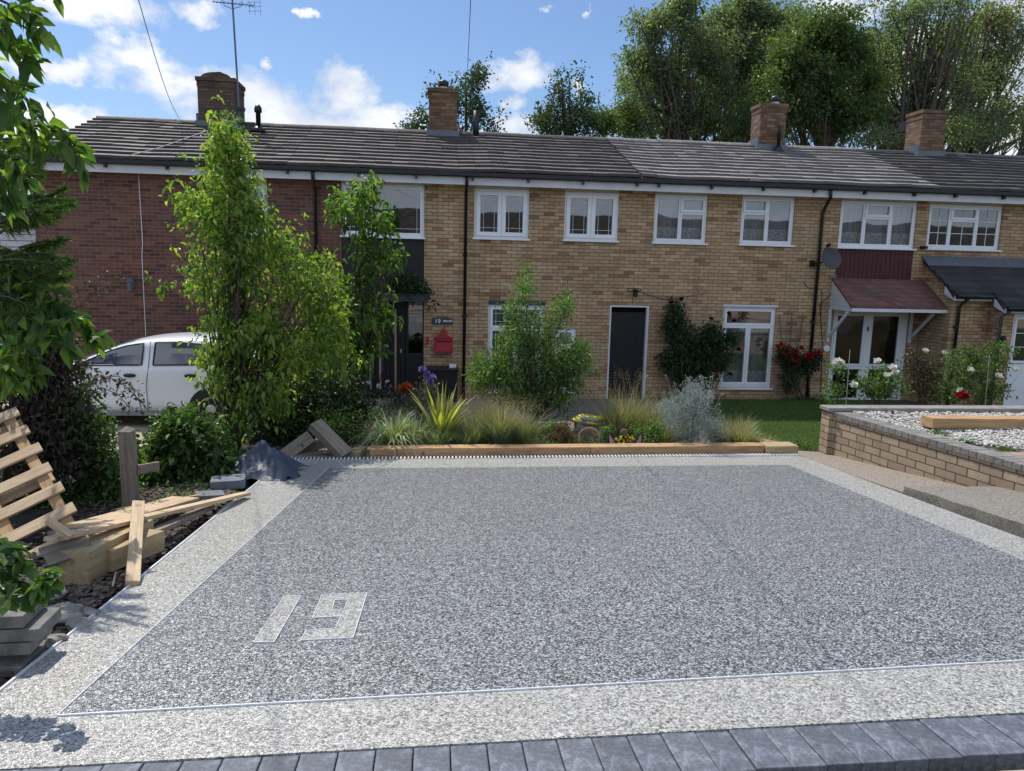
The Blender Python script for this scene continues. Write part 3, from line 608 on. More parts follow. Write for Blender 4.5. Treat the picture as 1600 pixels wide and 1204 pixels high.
def house(key, label, x0, x1, wm, tm, ops, seed, rx0=None, rx1=None, ends='', lift=0.0, wob=.012, gutter_mat=None):
    h = E('terraced_house', ((x0+x1)/2, YF, gz(YF)), label, 'house'); HS[key] = h
    rx0 = x0 if rx0 is None else rx0; rx1 = x1 if rx1 is None else rx1
    mb = MB(); wall_grid(mb, x0, x1, ZB, ZT, ops)
    yb2 = 2*RY1-YF; MB().box(x0, x1, yb2-.1, yb2, ZB, ZT+.1).build('rear_wall', wm, h)
    for e, x in (('l', x0), ('r', x1)):
        if e in ends: mb.poly([(x, YF, ZB), (x, yb2, ZB), (x, yb2, rz(YF)-.02), (x, RY1, RZ1-.03), (x, YF, rz(YF)-.02)])
    mb.build('wall', wm, h)
    mb, sag, xs = roof_mesh(rx0, rx1, wob, lift, seed); r = mb.build('roof', tm, h); ridge(rx0, rx1, sag, xs, lift).build('ridge_tiles', tm, r)
    MB().box(rx0+.002, rx1-.002, 15.74, YF-.004, 3.37, 3.40).build('soffit', WHITE, h)
    fa = MB().box(rx0+.001, rx1-.001, 15.70, 15.735, 3.335, 3.50).build('fascia', WHITE, h)
    g2 = MB(); n = 9; o = len(g2.v)
    for k, t in enumerate(np.linspace(math.pi, 2*math.pi, n)): g2.v += [(rx0+.001, 15.635+.06*math.cos(t), 3.555+.075*math.sin(t)), (rx1-.001, 15.635+.06*math.cos(t), 3.555+.075*math.sin(t))]
    g2.f += [(2*i, 2*i+1, 2*i+3, 2*i+2) for i in range(n-1)]; g2.box(rx0+.001, rx1-.001, 15.572, 15.582, 3.50, 3.575)
    gt = g2.build('gutter', BLACK, h)
    x = rx0+.4
    while x < rx1: MB().box(x-.02, x+.02, 15.60, 15.698, 3.42, 3.50).build('gutter_bracket', BLACK, gt); x += 1.15
    return h
def header(par, o):
    MB().box(o[0]+.002, o[1]-.002, YF+.03, YF+.10, o[3]+.002, ZT-.002).build('header_panel', CREAM, par)
def ext(o): return [o[0], o[1], o[2], ZT-1e-4]
# end house, red brick
w_a = op(366, 290, 418, 366); d_a = op(338, 486, 388, 632)
h = house('end', 'red brick end house of the terrace behind the white car', XA, XB, RED, TILE_D, [ext(w_a), d_a], 1, ends='l', wob=.007)
window(h, w_a, [(0, 1, 0, 1)], curtain='net'); header(h, w_a)
fr = window(h, d_a, [(0, 1, .05, 1)], curtain=None, sill=False, name='glazed_door', gm=GLASSD)
ch = chimney(h, onY(309, 160, 18.7).x, onY(367, 160, 18.7).x, 18.7, 19.6, onY(335, 121, 18.7).z, CHIMD, dome=True)
xw = onY(216, 260).x
MB().tube([(xw, YF-.012, 3.33), (xw+.01, YF-.012, 2.0), (onY(222, 400).x, YF-.012, onY(222, 400).z), (onY(228, 525).x, YF-.012, -.2), (onY(229, 560).x, YF-.012, -1.1)], .007, 6).build('wall_cable', UPVC, h)
p = onY(403, 166, 18.4); MB().lathe((p.x, 18.4, rz(18.4)-.1), [(.055, 0), (.055, p.z-rz(18.4)-.05), (.085, p.z-rz(18.4)-.04), (.085, p.z-rz(18.4)+.05), (.05, p.z-rz(18.4)+.12)], 14).lathe((p.x, 18.4, rz(18.4)+.0), [(.22, 0), (.07, .14)], 14).build('vent_pipe', BLACK, h, smooth=True)
MB().tube([(onY(206, 246, 15.55).x, 15.55, 3.66), (onY(250, 235, 16.2).x, 16.2, rz(16.2)+.1), (onY(300, 215, 17.4).x, 17.4, rz(17.4)+.08), (onY(340, 200, 18.4).x, 18.4, rz(18.4)+.09)], .008, 5).build('roof_cable', M('grey_cable', (.35, .35, .36), .6), h)
px = onY(493, 290).x; pipe(h, [(px, 15.64, 3.5), (px, 15.66, 3.36), (px, 15.93, 3.15), (px, 15.95, -1.2)])
# number 19
w1 = op(533, 288, 663, 370); ent = [w1[0], w1[1], ZB+.02, ZT-1e-4]
w2, w3 = op(741, 296, 827, 373), op(882, 301, 967, 376); l1, l1b = op(762, 477, 850, 611), op(866, 513, 899, 611); d1 = op(950, 478, 1021, 628); XCW = op(1021, 305, 1105, 380)[0]+.012; d1[1] = min(d1[1], XCW-.006)
l1h = [l1[0], l1[1], l1[2], l1[3]+.09]
h = house('nineteen', 'buff brick house with charcoal entrance panel and dark boarded door', XB, XCW, BUFF, TILE_D, [ent, ext(w2), ext(w3), l1h, l1b, d1], 2, wob=.007, rx1=XC)
window(h, w1, [(0, .28, 0, 1), (.28, 1, 0, 1)], bars='lead', sashes=[0], curtain=None, label='wide window with leaded strips above the charcoal panel'); MB().box(w1[0]+.002, w1[1]-.002, YF+.03, YF+.1, w1[3]+.002, ZT-.002).build('header_panel', CREAM, h)
zc0, zc1 = onY(640, 471, 15.6).z, onY(640, 461, 15.6).z
MB().box(w1[0]+.003, w1[1]-.003, YF+.025, YF+.12, zc1-.1, w1[2]-.038).build('cladding_panel', CHAR, h)
cx0, cx1 = onY(560, 465, 15.5).x, onY(670, 465, 15.5).x
MB().box(cx0, cx1, 15.45, YF-.002, zc0, zc1).box(cx0-.01, cx1+.01, 15.43, YF-.003, zc1, zc1+.02).build('flat_canopy', M('canopy_grey', (.04, .043, .052), .5), h, bevel=.004)
de = MB(); X_ = lambda u, v=540, Y=YF: onY(u, v, Y).x
zt = zc0; zb0 = -1.15
de.box(w1[0]+.003, X_(577), YF+.05, YF+.1, zb0, zt); de.box(X_(634), X_(638), YF+.02, YF+.1, zb0, zt); de.box(X_(660), w1[1]-.002, YF+.02, YF+.1, zb0, zt); de.box(X_(638), X_(660), YF+.02, YF+.1, onY(650, 553).z-.06, onY(650, 553).z); de.box(X_(638), X_(660), YF+.04, YF+.1, zb0, onY(650, 553).z-.06)
de.build('door_frame', DOORG, h)
dl = MB(); n = 7; a, b = X_(577)+.01, X_(634)-.005
for k in range(n): dl.box(a+(b-a)*k/n, a+(b-a)*(k+1)/n-.006, YF+.06, YF+.1, zb0+.03, zt-.03)
door = dl.build('front_door', DOORG, h, bevel=.003)
for u, u2, mt in ((577, 580, STEEL), (592, 595.5, STEEL), (616.5, 619.5, M('brass_bar', (.45, .36, .24), .4, .1, 5, metal=.7))): MB().box(X_(u), X_(u2), YF-.005, YF+.05, -.97, .74).build('bar_handle', mt, door, bevel=.003)
MB().box(X_(625), X_(627.5), YF+.045, YF+.06, onY(626, 552).z, onY(626, 546).z).build('door_lock', STEEL, door)
MB().quad((X_(638), YF+.07, onY(650, 553).z), (X_(660), YF+.07, onY(650, 553).z), (X_(660), YF+.07, zt-.02), (X_(638), YF+.07, zt-.02)).build('sidelight', GLASS, h)
MB().add(*(lambda q: (q.v, q.f))(room(w1[0]+.1, w1[1]-.1, -1.1, 1.0, YF+.16, YF+1.6))).build('hall_backing', DARKIN, h)
for o_, lb in ((w2, 'left of the two leaded casement windows over the boarded door house'), (w3, 'right leaded casement window above the boarded door')):
    window(h, o_, [(0, .5, 0, 1), (.5, 1, 0, 1)], bars='lead', curtain=None, label=lb, st=.085); header(h, o_)
window(h, l1, [(0, .5, 0, .74), (.5, 1, 0, .74), (0, 1, .74, 1)], bars='lead', curtain='net'); MB().box(l1[0]+.001, l1[1]-.001, YF-.006, YF+.1, l1[3]+.002, l1[3]+.088).build('lintel', M('dark_lintel', (.05, .048, .055), .7), h)
window(h, l1b, [(0, 1, 0, .72), (0, 1, .72, 1)], curtain='net')
fr = MB(); t = .035; fr.box(d1[0], d1[0]+t, YF-.012, YF+.1, zb0, d1[3]); fr.box(d1[1]-t*1.4, d1[1], YF-.012, YF+.1, zb0, d1[3]); fr.box(d1[0]+t, d1[1]-t*1.4, YF-.012, YF+.1, d1[3]-t, d1[3])
door = MB(); zd = onY(985, 491).z; a, b = d1[0]+t+.004, d1[1]-t*1.4-.004; n = 11
for k in range(n): door.box(a+(b-a)*k/n, a+(b-a)*(k+1)/n-.005, YF+.085, YF+.11, zb0+.02, zd)
door.box(a, b, YF+.075, YF+.11, zd+.001, zd+.03)
MB().add(fr.v, fr.f).build('door_surround', WHITE, h, bevel=.003); dd = door.build('boarded_door', DOORG, h)
MB().box(a, b, YF+.30, YF+.33, zd, d1[3]).add(*(lambda q: (q.v, q.f))(room(a-.05, b+.05, zb0-.1, d1[3]+.1, YF+.165, YF+.9))).build('door_recess', DARKIN, h)
hx = onY(1010, 562).x; MB().box(hx-.025, hx+.025, YF+.07, YF+.084, onY(1010, 570).z, onY(1010, 554).z).tube([(hx, YF+.07, onY(1010, 560).z), (hx, YF+.03, onY(1010, 560).z), (hx-.09, YF+.03, onY(1010, 560).z)], .009, 8).build('door_handle', STEEL, dd)
ch = chimney(h, onY(670, 190, 18.75).x, onY(714, 190, 18.75).x, 18.75, 19.35, onY(691, 138, 18.75).z, CHIM, pot=[onY(693, 135, 19).x])
p = onY(744, 173, 19.0); MB().lathe((p.x, 18.95, rz(18.95)-.1), [(.075, 0), (.075, p.z-rz(19)+.1)], 14).build('vent_pipe', BLACK, h, smooth=True)
px = onY(727, 400, 15.95).x; pipe(h, [(px, 15.64, 3.5), (px, 15.66, 3.36), (px, 15.93, 3.2), (px, 15.95, -1.2)])
# third house
w4, w5, w6 = [XCW+.004]+op(1021, 305, 1105, 380)[1:], op(1158, 308, 1241, 383), op(1312, 315, 1432, 388); l2 = op(1127, 480, 1209, 605); d2 = op(1297, 486, 1415, 632)
clad = [w6[0], w6[1], onY(1370, 440).z, ZT-1e-4]
h = house('lace', 'buff brick house with lace curtains, maroon boards and white glazed porch doors', XCW, XD, BUFF, TILE_L, [ext(w4), ext(w5), clad, l2, d2], 3, lift=.012, wob=.006, rx0=XC)
window(h, w4, [(0, .5, 0, 1), (.5, 1, 0, .66), (.5, 1, .66, 1)], sashes=[2], curtain='lace', label='lace curtained window with top vent on its right side'); header(h, w4)
window(h, w5, [(0, .5, 0, .68), (0, .5, .68, 1), (.5, 1, 0, 1)], sashes=[1], curtain='lace', label='lace curtained window with top vent on its left side'); header(h, w5)
window(h, w6, [(0, .32, 0, 1), (.32, .68, 0, .68), (.32, .68, .68, 1), (.68, 1, 0, 1)], sashes=[2], curtain='lace', label='wide lace curtained window above the maroon boards'); header(h, w6)
mb = MB(); n = 17; a, b = w6[0]+.01, w6[1]-.01
for k in range(n): mb.box(a+(b-a)*k/n, a+(b-a)*(k+1)/n-.008, YF-.002, YF+.05, clad[2], w6[2]-.038)
mb.box(a, b, YF+.05, YF+.06, clad[2], w6[2]-.04); mb.build('maroon_cladding', MAROON, h)
window(h, l2, [(0, .5, 0, .78), (.5, 1, 0, .78), (0, 1, .78, 1)], curtain='lace', label='ground floor window between the climbing rose and the trellis')
MB().box(l2[0]+.05, l2[1]-.05, YF+.15, YF+.155, l2[3]-.28, l2[3]-.06).build('valance', REDC, h)
MB().box(l2[0]-.02, l2[1]+.02, YF-.02, YF+.03, l2[3]+.001, l2[3]+.05).build('window_head_trim', WHITE, h)
f = window(h, d2, [(0, .44, .02, .40), (0, .44, .40, 1), (.50, .94, .02, .40), (.50, .94, .40, 1)], curtain=None, sill=False, name='glazed_door', gm=GLASSD, st=.06, t=.06)
mb = MB(); Wd = d2[1]-d2[0]-.12; xx = d2[0]+.06
mb.box(xx+.44*Wd, xx+.50*Wd, YF+.025, YF+.08, d2[2], d2[3]-.06); mb.box(xx+.94*Wd, d2[1]-.06, YF+.025, YF+.08, d2[2], d2[3]-.06); mb.build('door_post', UPVC, f)
MB().box(xx+.465*Wd-.012, xx+.465*Wd+.012, YF+.0, YF+.024, onY(1355, 518).z, onY(1355, 511).z).build('door_handle', BLACK, f)
# lean-to canopy
K = lambda u, v, Y: onY(u, v, Y)
yq = 15.12; ca, cb = K(1303, 437, YF).x, K(1450, 440, YF).x; zt_ = K(1375, 438, YF).z+.02; zf = K(1400, 481, yq).z
fx0, fx1 = ca-.05, cb+.1
cn = MB().hexa([(fx0, yq-.02, zf-.03), (fx1, yq-.02, zf-.03), (fx1, YF-.003, zt_-.05), (fx0, YF-.003, zt_-.05), (fx0, yq-.02, zf+.015), (fx1, yq-.02, zf+.015), (fx1, YF-.003, zt_), (fx0, YF-.003, zt_)]).build('porch_canopy', REDT, h)
MB().box(fx0+.01, fx1-.01, yq-.03, yq+.015, zf-.10, zf-.031).build('canopy_fascia', WHITE, cn)
for xx in (fx0+.005, fx1-.03):
    mb = MB(); nb = 6; zl = zf-.10
    for k in range(nb):
        za = zl+(zt_-.055-zl)*k/nb; zb2 = zl+(zt_-.055-zl)*(k+1)/nb-.004
        ya1 = yq+.02+(YF-yq-.02)*max(0, (za-zf+.03))/(zt_-zf); ya2 = yq+.02+(YF-yq-.02)*max(0, (zb2-zf+.03))/(zt_-zf)
        mb.hexa([(xx, ya1, za), (xx+.025, ya1, za), (xx+.025, YF-.004, za), (xx, YF-.004, za), (xx, ya2, zb2), (xx+.025, ya2, zb2), (xx+.025, YF-.004, zb2), (xx, YF-.004, zb2)])
    mb.build('canopy_side', WHITE, cn)
for xx, us in ((K(1296, 500, YF-.03).x, 0), (K(1424, 500, YF-.03).x, 1)):
    zl = K(1300, 535, YF-.03).z; MB().box(xx-.03, xx+.03, YF-.055, YF-.004, zl, zf-.101).obox(((xx), (YF-.06+yq+.12)/2, (zl+.12+zf-.12)/2), (.022, 0, 0), Vector((0, (YF-.09-yq-.1)/2, -(zf-.15-zl-.1)/2)), Vector((0, .02, .02))).build('canopy_bracket', WHITE, cn)
MB().box(ca-.12, ca+.05, YF-.02, YF-.003, zt_, zt_+.07).box(cb-.1, cb+.12, YF-.02, YF-.003, zt_, zt_+.07).build('flashing', LEAD, cn)
px = onY(1290, 330, 15.95).x; pb = onY(1262, 635, 15.95).x
pipe(h, [(onY(1297, 310, 15.64).x, 15.64, 3.5), (onY(1296, 316, 15.7).x, 15.66, 3.34), (px-.05, 15.92, 3.1), (px-.06, 15.95, 3.0), (px-.06, 15.95, -1.2)])
MB().tube([(onY(1300, 470, 15.98).x, YF-.01, 1.3), (onY(1282, 460).x, YF-.01, 1.0), (onY(1284, 540).x, YF-.01, .2), (onY(1282, 620).x, YF-.01, -1.1)], .008, 5).tube([(onY(1255, 440).x, YF-.012, onY(1255, 440).z), (onY(1262, 450).x, YF-.012, onY(1262, 450).z), (onY(1284, 450).x, YF-.012, onY(1284, 452).z), (onY(1284, 480).x, YF-.012, onY(1284, 500).z)], .007, 5).build('wall_cable', BLACK, h)
p = onY(1204, 545, YF)
ch = chimney(h, onY(1188, 190, 18.75).x, onY(1228, 190, 18.75).x, 18.75, 19.30, onY(1207, 162, 18.75).z, CHIM, pot=[onY(1205, 155, 19.3).x])
p = onY(1217, 200, 18.6); MB().lathe((p.x, 18.55, rz(18.5)-.1), [(.045, 0), (.045, p.z-rz(18.5)-.1), (.07, p.z-rz(18.5)-.09), (.025, p.z-rz(18.5)+.05), (.07, p.z-rz(18.5)+.12)], 12).lathe((p.x, 18.55, rz(18.5)-.02), [(.2, 0), (.06, .2)], 12).build('vent_pipe', BLACK, h, smooth=True)
# fourth house with stepped lean-to
w7 = op(1450, 321, 1565, 390)
h = house('stepped', 'buff brick house with black tiled stepped front extension', XD, XE, BUFF, TILE_R, [ext(w7)], 4, lift=-.01, ends='r', wob=.007)
window(h, w7, [(0, .3, 0, 1), (.3, .68, 0, .68), (.3, .68, .68, 1), (.68, 1, 0, 1)], sashes=[2], bars={0: (2, 3), 1: (2, 2), 2: (2, 1), 3: (2, 3)}, curtain=None, label='window with white georgian bars above the lean-to roof'); header(h, w7)
ch = chimney(h, onY(1441, 190, 18.75).x, onY(1478, 190, 18.75).x, 18.75, 19.4, onY(1455, 172, 18.75).z, CHIM)
MB().box(onY(1428, 200, 19.6).x-.25, onY(1428, 200, 19.6).x-.05, 19.4, 19.9, onY(1428, 205, 19.6).z, onY(1428, 190, 19.6).z).build('cowl_plate', BLACK, ch)
ex = 11.13; e2 = onY(1549, 480, 14.95).x; y1, y2 = 14.98, 14.60; rs = lambda y: 2.04-.60*(16-y)
mb = MB(); mb.poly([(ex, YF-.002, ZB), (ex, y1, ZB), (ex, y1, rs(y1)-.05), (ex, YF-.002, rs(YF)-.05)]); mb.quad((ex, y1, ZB), (e2, y1, ZB), (e2, y1, rs(y1)-.05), (ex, y1, rs(y1)-.05))
mb.poly([(e2, y1, ZB), (e2, y2, ZB), (e2, y2, rs(y2)-.05), (e2, y1, rs(y1)-.05)])
do = op(1576, 491, 1640, 634, y2); mb2 = MB(); wall_grid(mb2, e2, XE, ZB, rs(y2)-.05, [do], y=y2); mb.add(mb2.v, mb2.f); mb.poly([(XE, YF, ZB), (XE, y2, ZB), (XE, y2, rs(y2)-.05), (XE, YF, rs(YF)-.05)])
mb.build('extension_wall', BUFF, h)
mb = MB(); st = .245
def crs(x0, x1, ylo):
    y = YF
    while y > ylo+.02:
        b = max(y-st, ylo); mb.hexa([(x0, b, rs(b)-.045), (x1, b, rs(b)-.045), (x1, y, rs(y)-.045), (x0, y, rs(y)-.045), (x0, b, rs(b)+.055), (x1, b, rs(b)+.055), (x1, y, rs(y)+.0), (x0, y, rs(y)+.0)]); y = b
crs(ex-.07, e2-.08, y1-.14); crs(e2-.078, XE, y2-.14)
er = mb.build('extension_roof', TILE_X, h); MB().hexa([(ex-.1, YF-.25, rs(YF-.25)+.05), (XE, YF-.25, rs(YF-.25)+.05), (XE, YF-.003, rs(YF)+.06), (ex-.1, YF-.003, rs(YF)+.06), (ex-.1, YF-.25, rs(YF-.25)+.057), (XE, YF-.25, rs(YF-.25)+.057), (XE, YF-.003, rs(YF)+.12), (ex-.1, YF-.003, rs(YF)+.12)]).build('flashing', LEAD, er)
mb = MB()
for xa, yy, xe in ((ex-.06, y1-.14, e2-.09), (e2-.07, y2-.14, XE)):
    mb.prism([(xa-.02, yy, rs(yy)-.14), (xa-.02, yy+.32, rs(yy+.32)-.05), (xa-.02, yy+.32, rs(yy+.32)-.22)][::1], (.02, 0, 0)); mb.box(xa, xe, yy-.003, yy+.02, rs(yy)-.15, rs(yy)-.047)
mb.build('verge_board', WHITE, h)
mb = MB().tube([(ex-.05, y1-.20, rs(y1-.2)-.02), (e2-.12, y1-.20, rs(y1-.2)-.02)], .055, 10); mb.tube([(e2-.06, y2-.20, rs(y2-.2)-.02), (XE, y2-.20, rs(y2-.2)-.02)], .055, 10); mb.build('gutter', BLACK, h, smooth=True)
a = onY(1515, 465, y1-.2).x; b = onY(1494, 520, y1-.05).x; pipe(h, [(a, y1-.2, rs(y1-.2)-.05), (a-.02, y1-.18, rs(y1)-.2), (b, y1-.06, rs(y1)-.36), (b, y1-.05, -1.2)])
a = onY(1580, 490, y2-.2).x; b = onY(1561, 520, y2-.05).x; pipe(h, [(a, y2-.2, rs(y2-.2)-.05), (a-.02, y2-.18, rs(y2)-.2), (b, y2-.06, rs(y2)-.32), (b, y2-.05, -1.2)], mat=M('grey_pipe', (.07, .075, .09), .4))
f = window(h, do, [(0, 1, .46, 1)], y=y2, bars={0: (2, 3)}, curtain=None, sill=False, name='half_glazed_door', gm=GLASS, t=.07, st=.05, deep=False)
MB().add(*(lambda q: (q.v, q.f))(room(do[0]-.02, do[1]+.1, do[2], do[3]+.03, y2+.165, y2+1.2))).build('room_backing', DARKIN, f)
MB().box(do[0]+.071, do[1]-.071, y2+.05, y2+.09, do[2]+.07, do[2]+.07+.455*(do[3]-do[2]-.14)).build('door_panel', UPVC, f)
# small brick store beyond the corner of the terrace and houses across the street (seen in the window panes)
o = E('white_clad_garage', (-11.5, 20, gz(20)), 'white boarded garage glimpsed past the left corner of the red brick house', 'garage')
mb = MB(); z = -1.1
while z < 2.4: mb.box(-13.5, -8.2, 19.0, 19.05, z, z+.13); z += .15
mb.build('boarding', WHITE, o); MB().box(-13.5, -8.2, 19.06, 23, -1.2, 2.42).build('wall', WHITE, o); MB().hexa([(-13.7, 18.8, 2.43), (-8.0, 18.8, 2.43), (-8., 23.1, 2.43), (-13.7, 23.1, 2.43), (-13.7, 18.8, 2.6), (-8., 18.8, 2.6), (-8., 23.1, 2.6), (-13.7, 23.1, 2.6)]).build('roof', TILE_X, o)
o = E('opposite_terrace', (3, -24, 0), 'brick terrace across the street, reflected in the window panes', 'house')
MB().box(-60, 100, -32, -24, 0, 3.7).build('wall', M('grey_brown_render', (.06, .05, .042), .9, .3, 2), o); MB().prism([(-60, -23.6, 3.6), (-60, -28, 6.1), (-60, -32.4, 3.6)], (160, 0, 0)).build('roof', TILE_R, o)
for k in range(10): MB().box(-27+k*7, -25+k*7, -24.03, -23.98, 2.7, 3.5).box(-27+k*7, -25+k*7, -24.03, -23.98, .8, 2.1).build('window', UPVC, o)
# ------------------------------------------------------------------ on the walls
def wallthing(name, label, cat, u, v, Y=YF): return E(name, onY(u, v, Y), label, cat)
# satellite dish
o = wallthing('satellite_dish', 'dark grey satellite dish beside the maroon boards', 'dish', 1275, 412)
c = onY(1297, 405, 15.6); n_ = Vector((.12, -.92, .3)).normalized(); a = n_.orthogonal().normalized(); b = n_.cross(a); mb = MB(); o0 = 0; R_ = .245
for i in range(7):
    for j in range(24):
        t = 2*math.pi*j/24; r = R_*i/6; mb.v.append(tuple(c+(a*math.cos(t)+b*math.sin(t))*r+n_*(.05*(i/6)**2)))
for i in range(6):
    for j in range(24): mb.f.append((i*24+j, i*24+(j+1) % 24, (i+1)*24+(j+1) % 24, (i+1)*24+j))
dm = M('dish_grey', (.045, .045, .05), .5, .15, 9); mb.build('dish', dm, o, smooth=True)
MB().tube([c-n_*.01, (c.x-.12, 15.85, c.z-.1), (c.x-.2, YF-.01, c.z-.1)], .018, 8).box(c.x-.26, c.x-.14, YF-.02, YF-.004, c.z-.17, c.z-.03).build('wall_mount', BLACK, o)
MB().tube([c-b*.22, c-b*.3+n_*.25], .01, 6).obox(c-b*.3+n_*.28, a*.03, b*.03, n_*.05).build('feed_arm', BLACK, o)
# lantern over the boarded door
o = wallthing('wall_lantern', 'black iron wall lantern above the boarded door', 'lantern', 991, 455)
c = onY(991, 455, 15.93); mb = MB().tube([(c.x, YF-.01, c.z+.02), (c.x, c.y-.06, c.z+.06), (c.x, c.y-.1, c.z)], .012, 6)
for s in (-1, 1): mb.tube([(c.x+s*.02, c.y, c.z+.02)]+[(c.x+s*(.09+.07*math.cos(t)), c.y, c.z+.03*math.sin(t)+.02) for t in np.linspace(math.pi, -math.pi, 12)], .009, 6)
mb.build('bracket', BLACK, o); MB().lathe((c.x, c.y-.1, c.z-.13), [(.03, 0), (.05, .03), (.055, .1), (.08, .13), (.03, .17)], 6).build('lamp_shade', BLACK, o)
MB().tube([(c.x-.01, YF-.006, c.z-.1), (c.x-.01, YF-.006, c.z-.30)], .004, 5).tube([(c.x+.1, YF-.006, c.z)]+[(onY(u, v, YF).x, YF-.006, onY(u, v, YF).z) for u, v in ((1015, 462), (1040, 469), (1075, 463), (1100, 460))], .0045, 5).build('cable', BLACK, o)
# small lantern by red wall, small lamp on extension
o = wallthing('wall_lamp', 'grey lantern on the red brick wall above the white car', 'lamp', 204, 445)
c = onY(204, 447, 15.85); MB().lathe((c.x, c.y, c.z-.12), [(.035, 0), (.055, .02), (.075, .19), (.1, .2), (.03, .27)], 6).build('lamp_shade', LEAD, o); MB().box(c.x-.03, c.x+.03, c.y, YF-.002, c.z+.08, c.z+.12).build('bracket', BLACK, o)
o = wallthing('wall_lamp', 'small round black lamp beside the half glazed door', 'lamp', 1568, 530, y2); c = onY(1569, 531, y2-.06); MB().lathe((c.x, c.y+.06, c.z), [(.07, 0), (.08, .03), (.05, .07)], 12, (0, -1, 0)).build('lamp_shade', BLACK, o)
o = wallthing('security_sensor', 'small black sensor under the corner of the georgian window', 'sensor', 1446, 387); c = onY(1446, 387, 15.93); MB().box(c.x-.09, c.x+.05, c.y-.02, YF-.002, c.z-.03, c.z+.03).lathe((c.x-.06, c.y-.02, c.z), [(.03, 0), (.035, .04), (.02, .07)], 10, (0, -1, 0)).build('housing', BLACK, o)
# sign, letter box, bell
o = wallthing('house_number_sign', 'slate sign numbered 19 on the brick wall over the red letter box', 'sign', 691, 502)
q = op(675, 497, 708, 507.5, 15.98); MB().box(q[0], q[1], 15.975, YF-.003, q[2], q[3]).build('plate', M('slate', (.05, .06, .075), .5, .2, 9), o)
def text(s_, size, loc, mat, par, name='lettering', ext_=.002):
    cu = bpy.data.curves.new(name, 'FONT'); cu.body = s_; cu.size = size; cu.extrude = ext_; ob = bpy.data.objects.new(name, cu); COL.objects.link(ob)
    dg = bpy.context.evaluated_depsgraph_get(); me = bpy.data.meshes.new_from_object(ob.evaluated_get(dg)); bpy.data.objects.remove(ob)
    me.transform(Matrix.Translation(Vector(loc)) @ Matrix.Rotation(math.pi/2, 4, 'X')); return finish(name, me, mat, par)
hq = q[3]-q[2]; text('19', hq*.95, (q[0]+.05, 15.971, q[2]+hq*.17), UPVC, o)
mb = MB(); random.seed(3); x = q[0]+.24
while x < q[1]-.03: wv_ = random.uniform(.012, .02); mb.box(x, x+wv_, 15.970, 15.974, q[2]+hq*.42, q[2]+hq*random.choice((.58, .6, .68))); x += wv_+.007
mb.build('name_line', UPVC, o)
o = wallthing('letter_box', 'red cast letter box with gabled top on the brick wall', 'letter box', 692, 550)
q = op(678.5, 529, 707, 551, 15.95); RP = M('red_paint', (.36, .018, .03), .45, .15, 14); xm = (q[0]+q[1])/2
MB().box(q[0], q[1], 15.86, YF-.003, q[2], q[3]).build('body', RP, o, bevel=.006)
MB().prism([(q[0]-.02, 15.845, q[3]+.002), (q[1]+.02, 15.845, q[3]+.002), (xm+.08, 15.845, q[3]+.07), (xm+.06, 15.845, q[3]+.16), (xm, 15.845, q[3]+.2), (xm-.06, 15.845, q[3]+.16), (xm-.08, 15.845, q[3]+.07)], (0, .15, 0)).build('top', RP, o, bevel=.004)
MB().box(q[0]+.03, q[1]-.03, 15.853, 15.859, q[3]-.07, q[3]-.045).build('slot', BLACK, o); MB().box(q[0]+.05, q[1]-.05, 15.852, 15.8585, q[2]+.03, q[3]-.10).build('door_plate', M('red_relief', (.40, .03, .04), .5, .3, 50), o)
MB().tube([(xm+.0, 15.98, q[3]+.2), (xm+.03, 15.98, q[3]+.25), (xm+.06, 15.98, q[3]+.2)], .006, 6).build('hook', BLACK, o)
o = wallthing('door_bell', 'small red bell box beside the charcoal front door', 'bell', 667, 533); q = op(665.5, 530, 669.5, 537, 15.97); MB().box(q[0], q[1], 15.96, YF-.003, q[2], q[3]).box(q[0], q[1], 15.965, YF-.003, q[3]+.001, q[3]+.05).build('case', RP, o, bevel=.003)
o = E('door_number_disc', onY(1292, 545, YF), 'small white oval plaque left of the white porch doors', 'plaque'); c = onY(1292, 545, 15.98); MB().lathe((c.x, YF-.003, c.z), [(.075, 0), (.075, .015), (.05, .02)], 16, (0, -1, 0)).build('plaque', UPVC, o, smooth=False)
# storage box
o = E('storage_box', onY(690, 612, 15.4), 'dark storage box with flat lid under the red letter box', 'storage box')
q = op(668, 577, 715, 618, 15.4); MB().box(q[0], q[1], 15.4, 15.95, -1.14, q[3]-.05).build('box', DOORG, o, bevel=.008); MB().box(q[0]-.02, q[1]+.02, 15.37, 15.96, q[3]-.049, q[3]).build('lid', DOORG, o, bevel=.008)
o = E('small_ornament', (q[1]-.12, 15.6, q[3]), 'small white ornament letters on the dark storage box', 'ornament'); MB().box(q[1]-.17, q[1]-.08, 15.6, 15.64, q[3]+.001, q[3]+.08).lathe((q[1]-.05, 15.6, q[3]+.001), [(.02, 0), (.03, .04), (.015, .07)], 8).build('figure', UPVC, o)
# trellis
o = E('trellis', onY(1238, 600, 15.95), 'fan trellis of brown slats behind the red climbing rose', 'trellis'); mb = MB(); TB = onY(1230, 615, 15.95).z
for u0, u1 in ((1218, 1228), (1237, 1230), (1256, 1233)):
    a, b = onY(u0, 493, 15.94), onY(u1, 614, 15.94); b.z = TB; k1 = onY(u0+(u1-u0)*.35, 535, 15.94); mb.tube([a, b], .014, 4)
for v in (503, 516, 530, 560, 580): w_ = 22-(v-500)*.17; a, b = onY(1237-w_, v, 15.92), onY(1237+w_, v, 15.92); mb.tube([a, b], .013, 4)
mb.build('slats', WOODP, o)
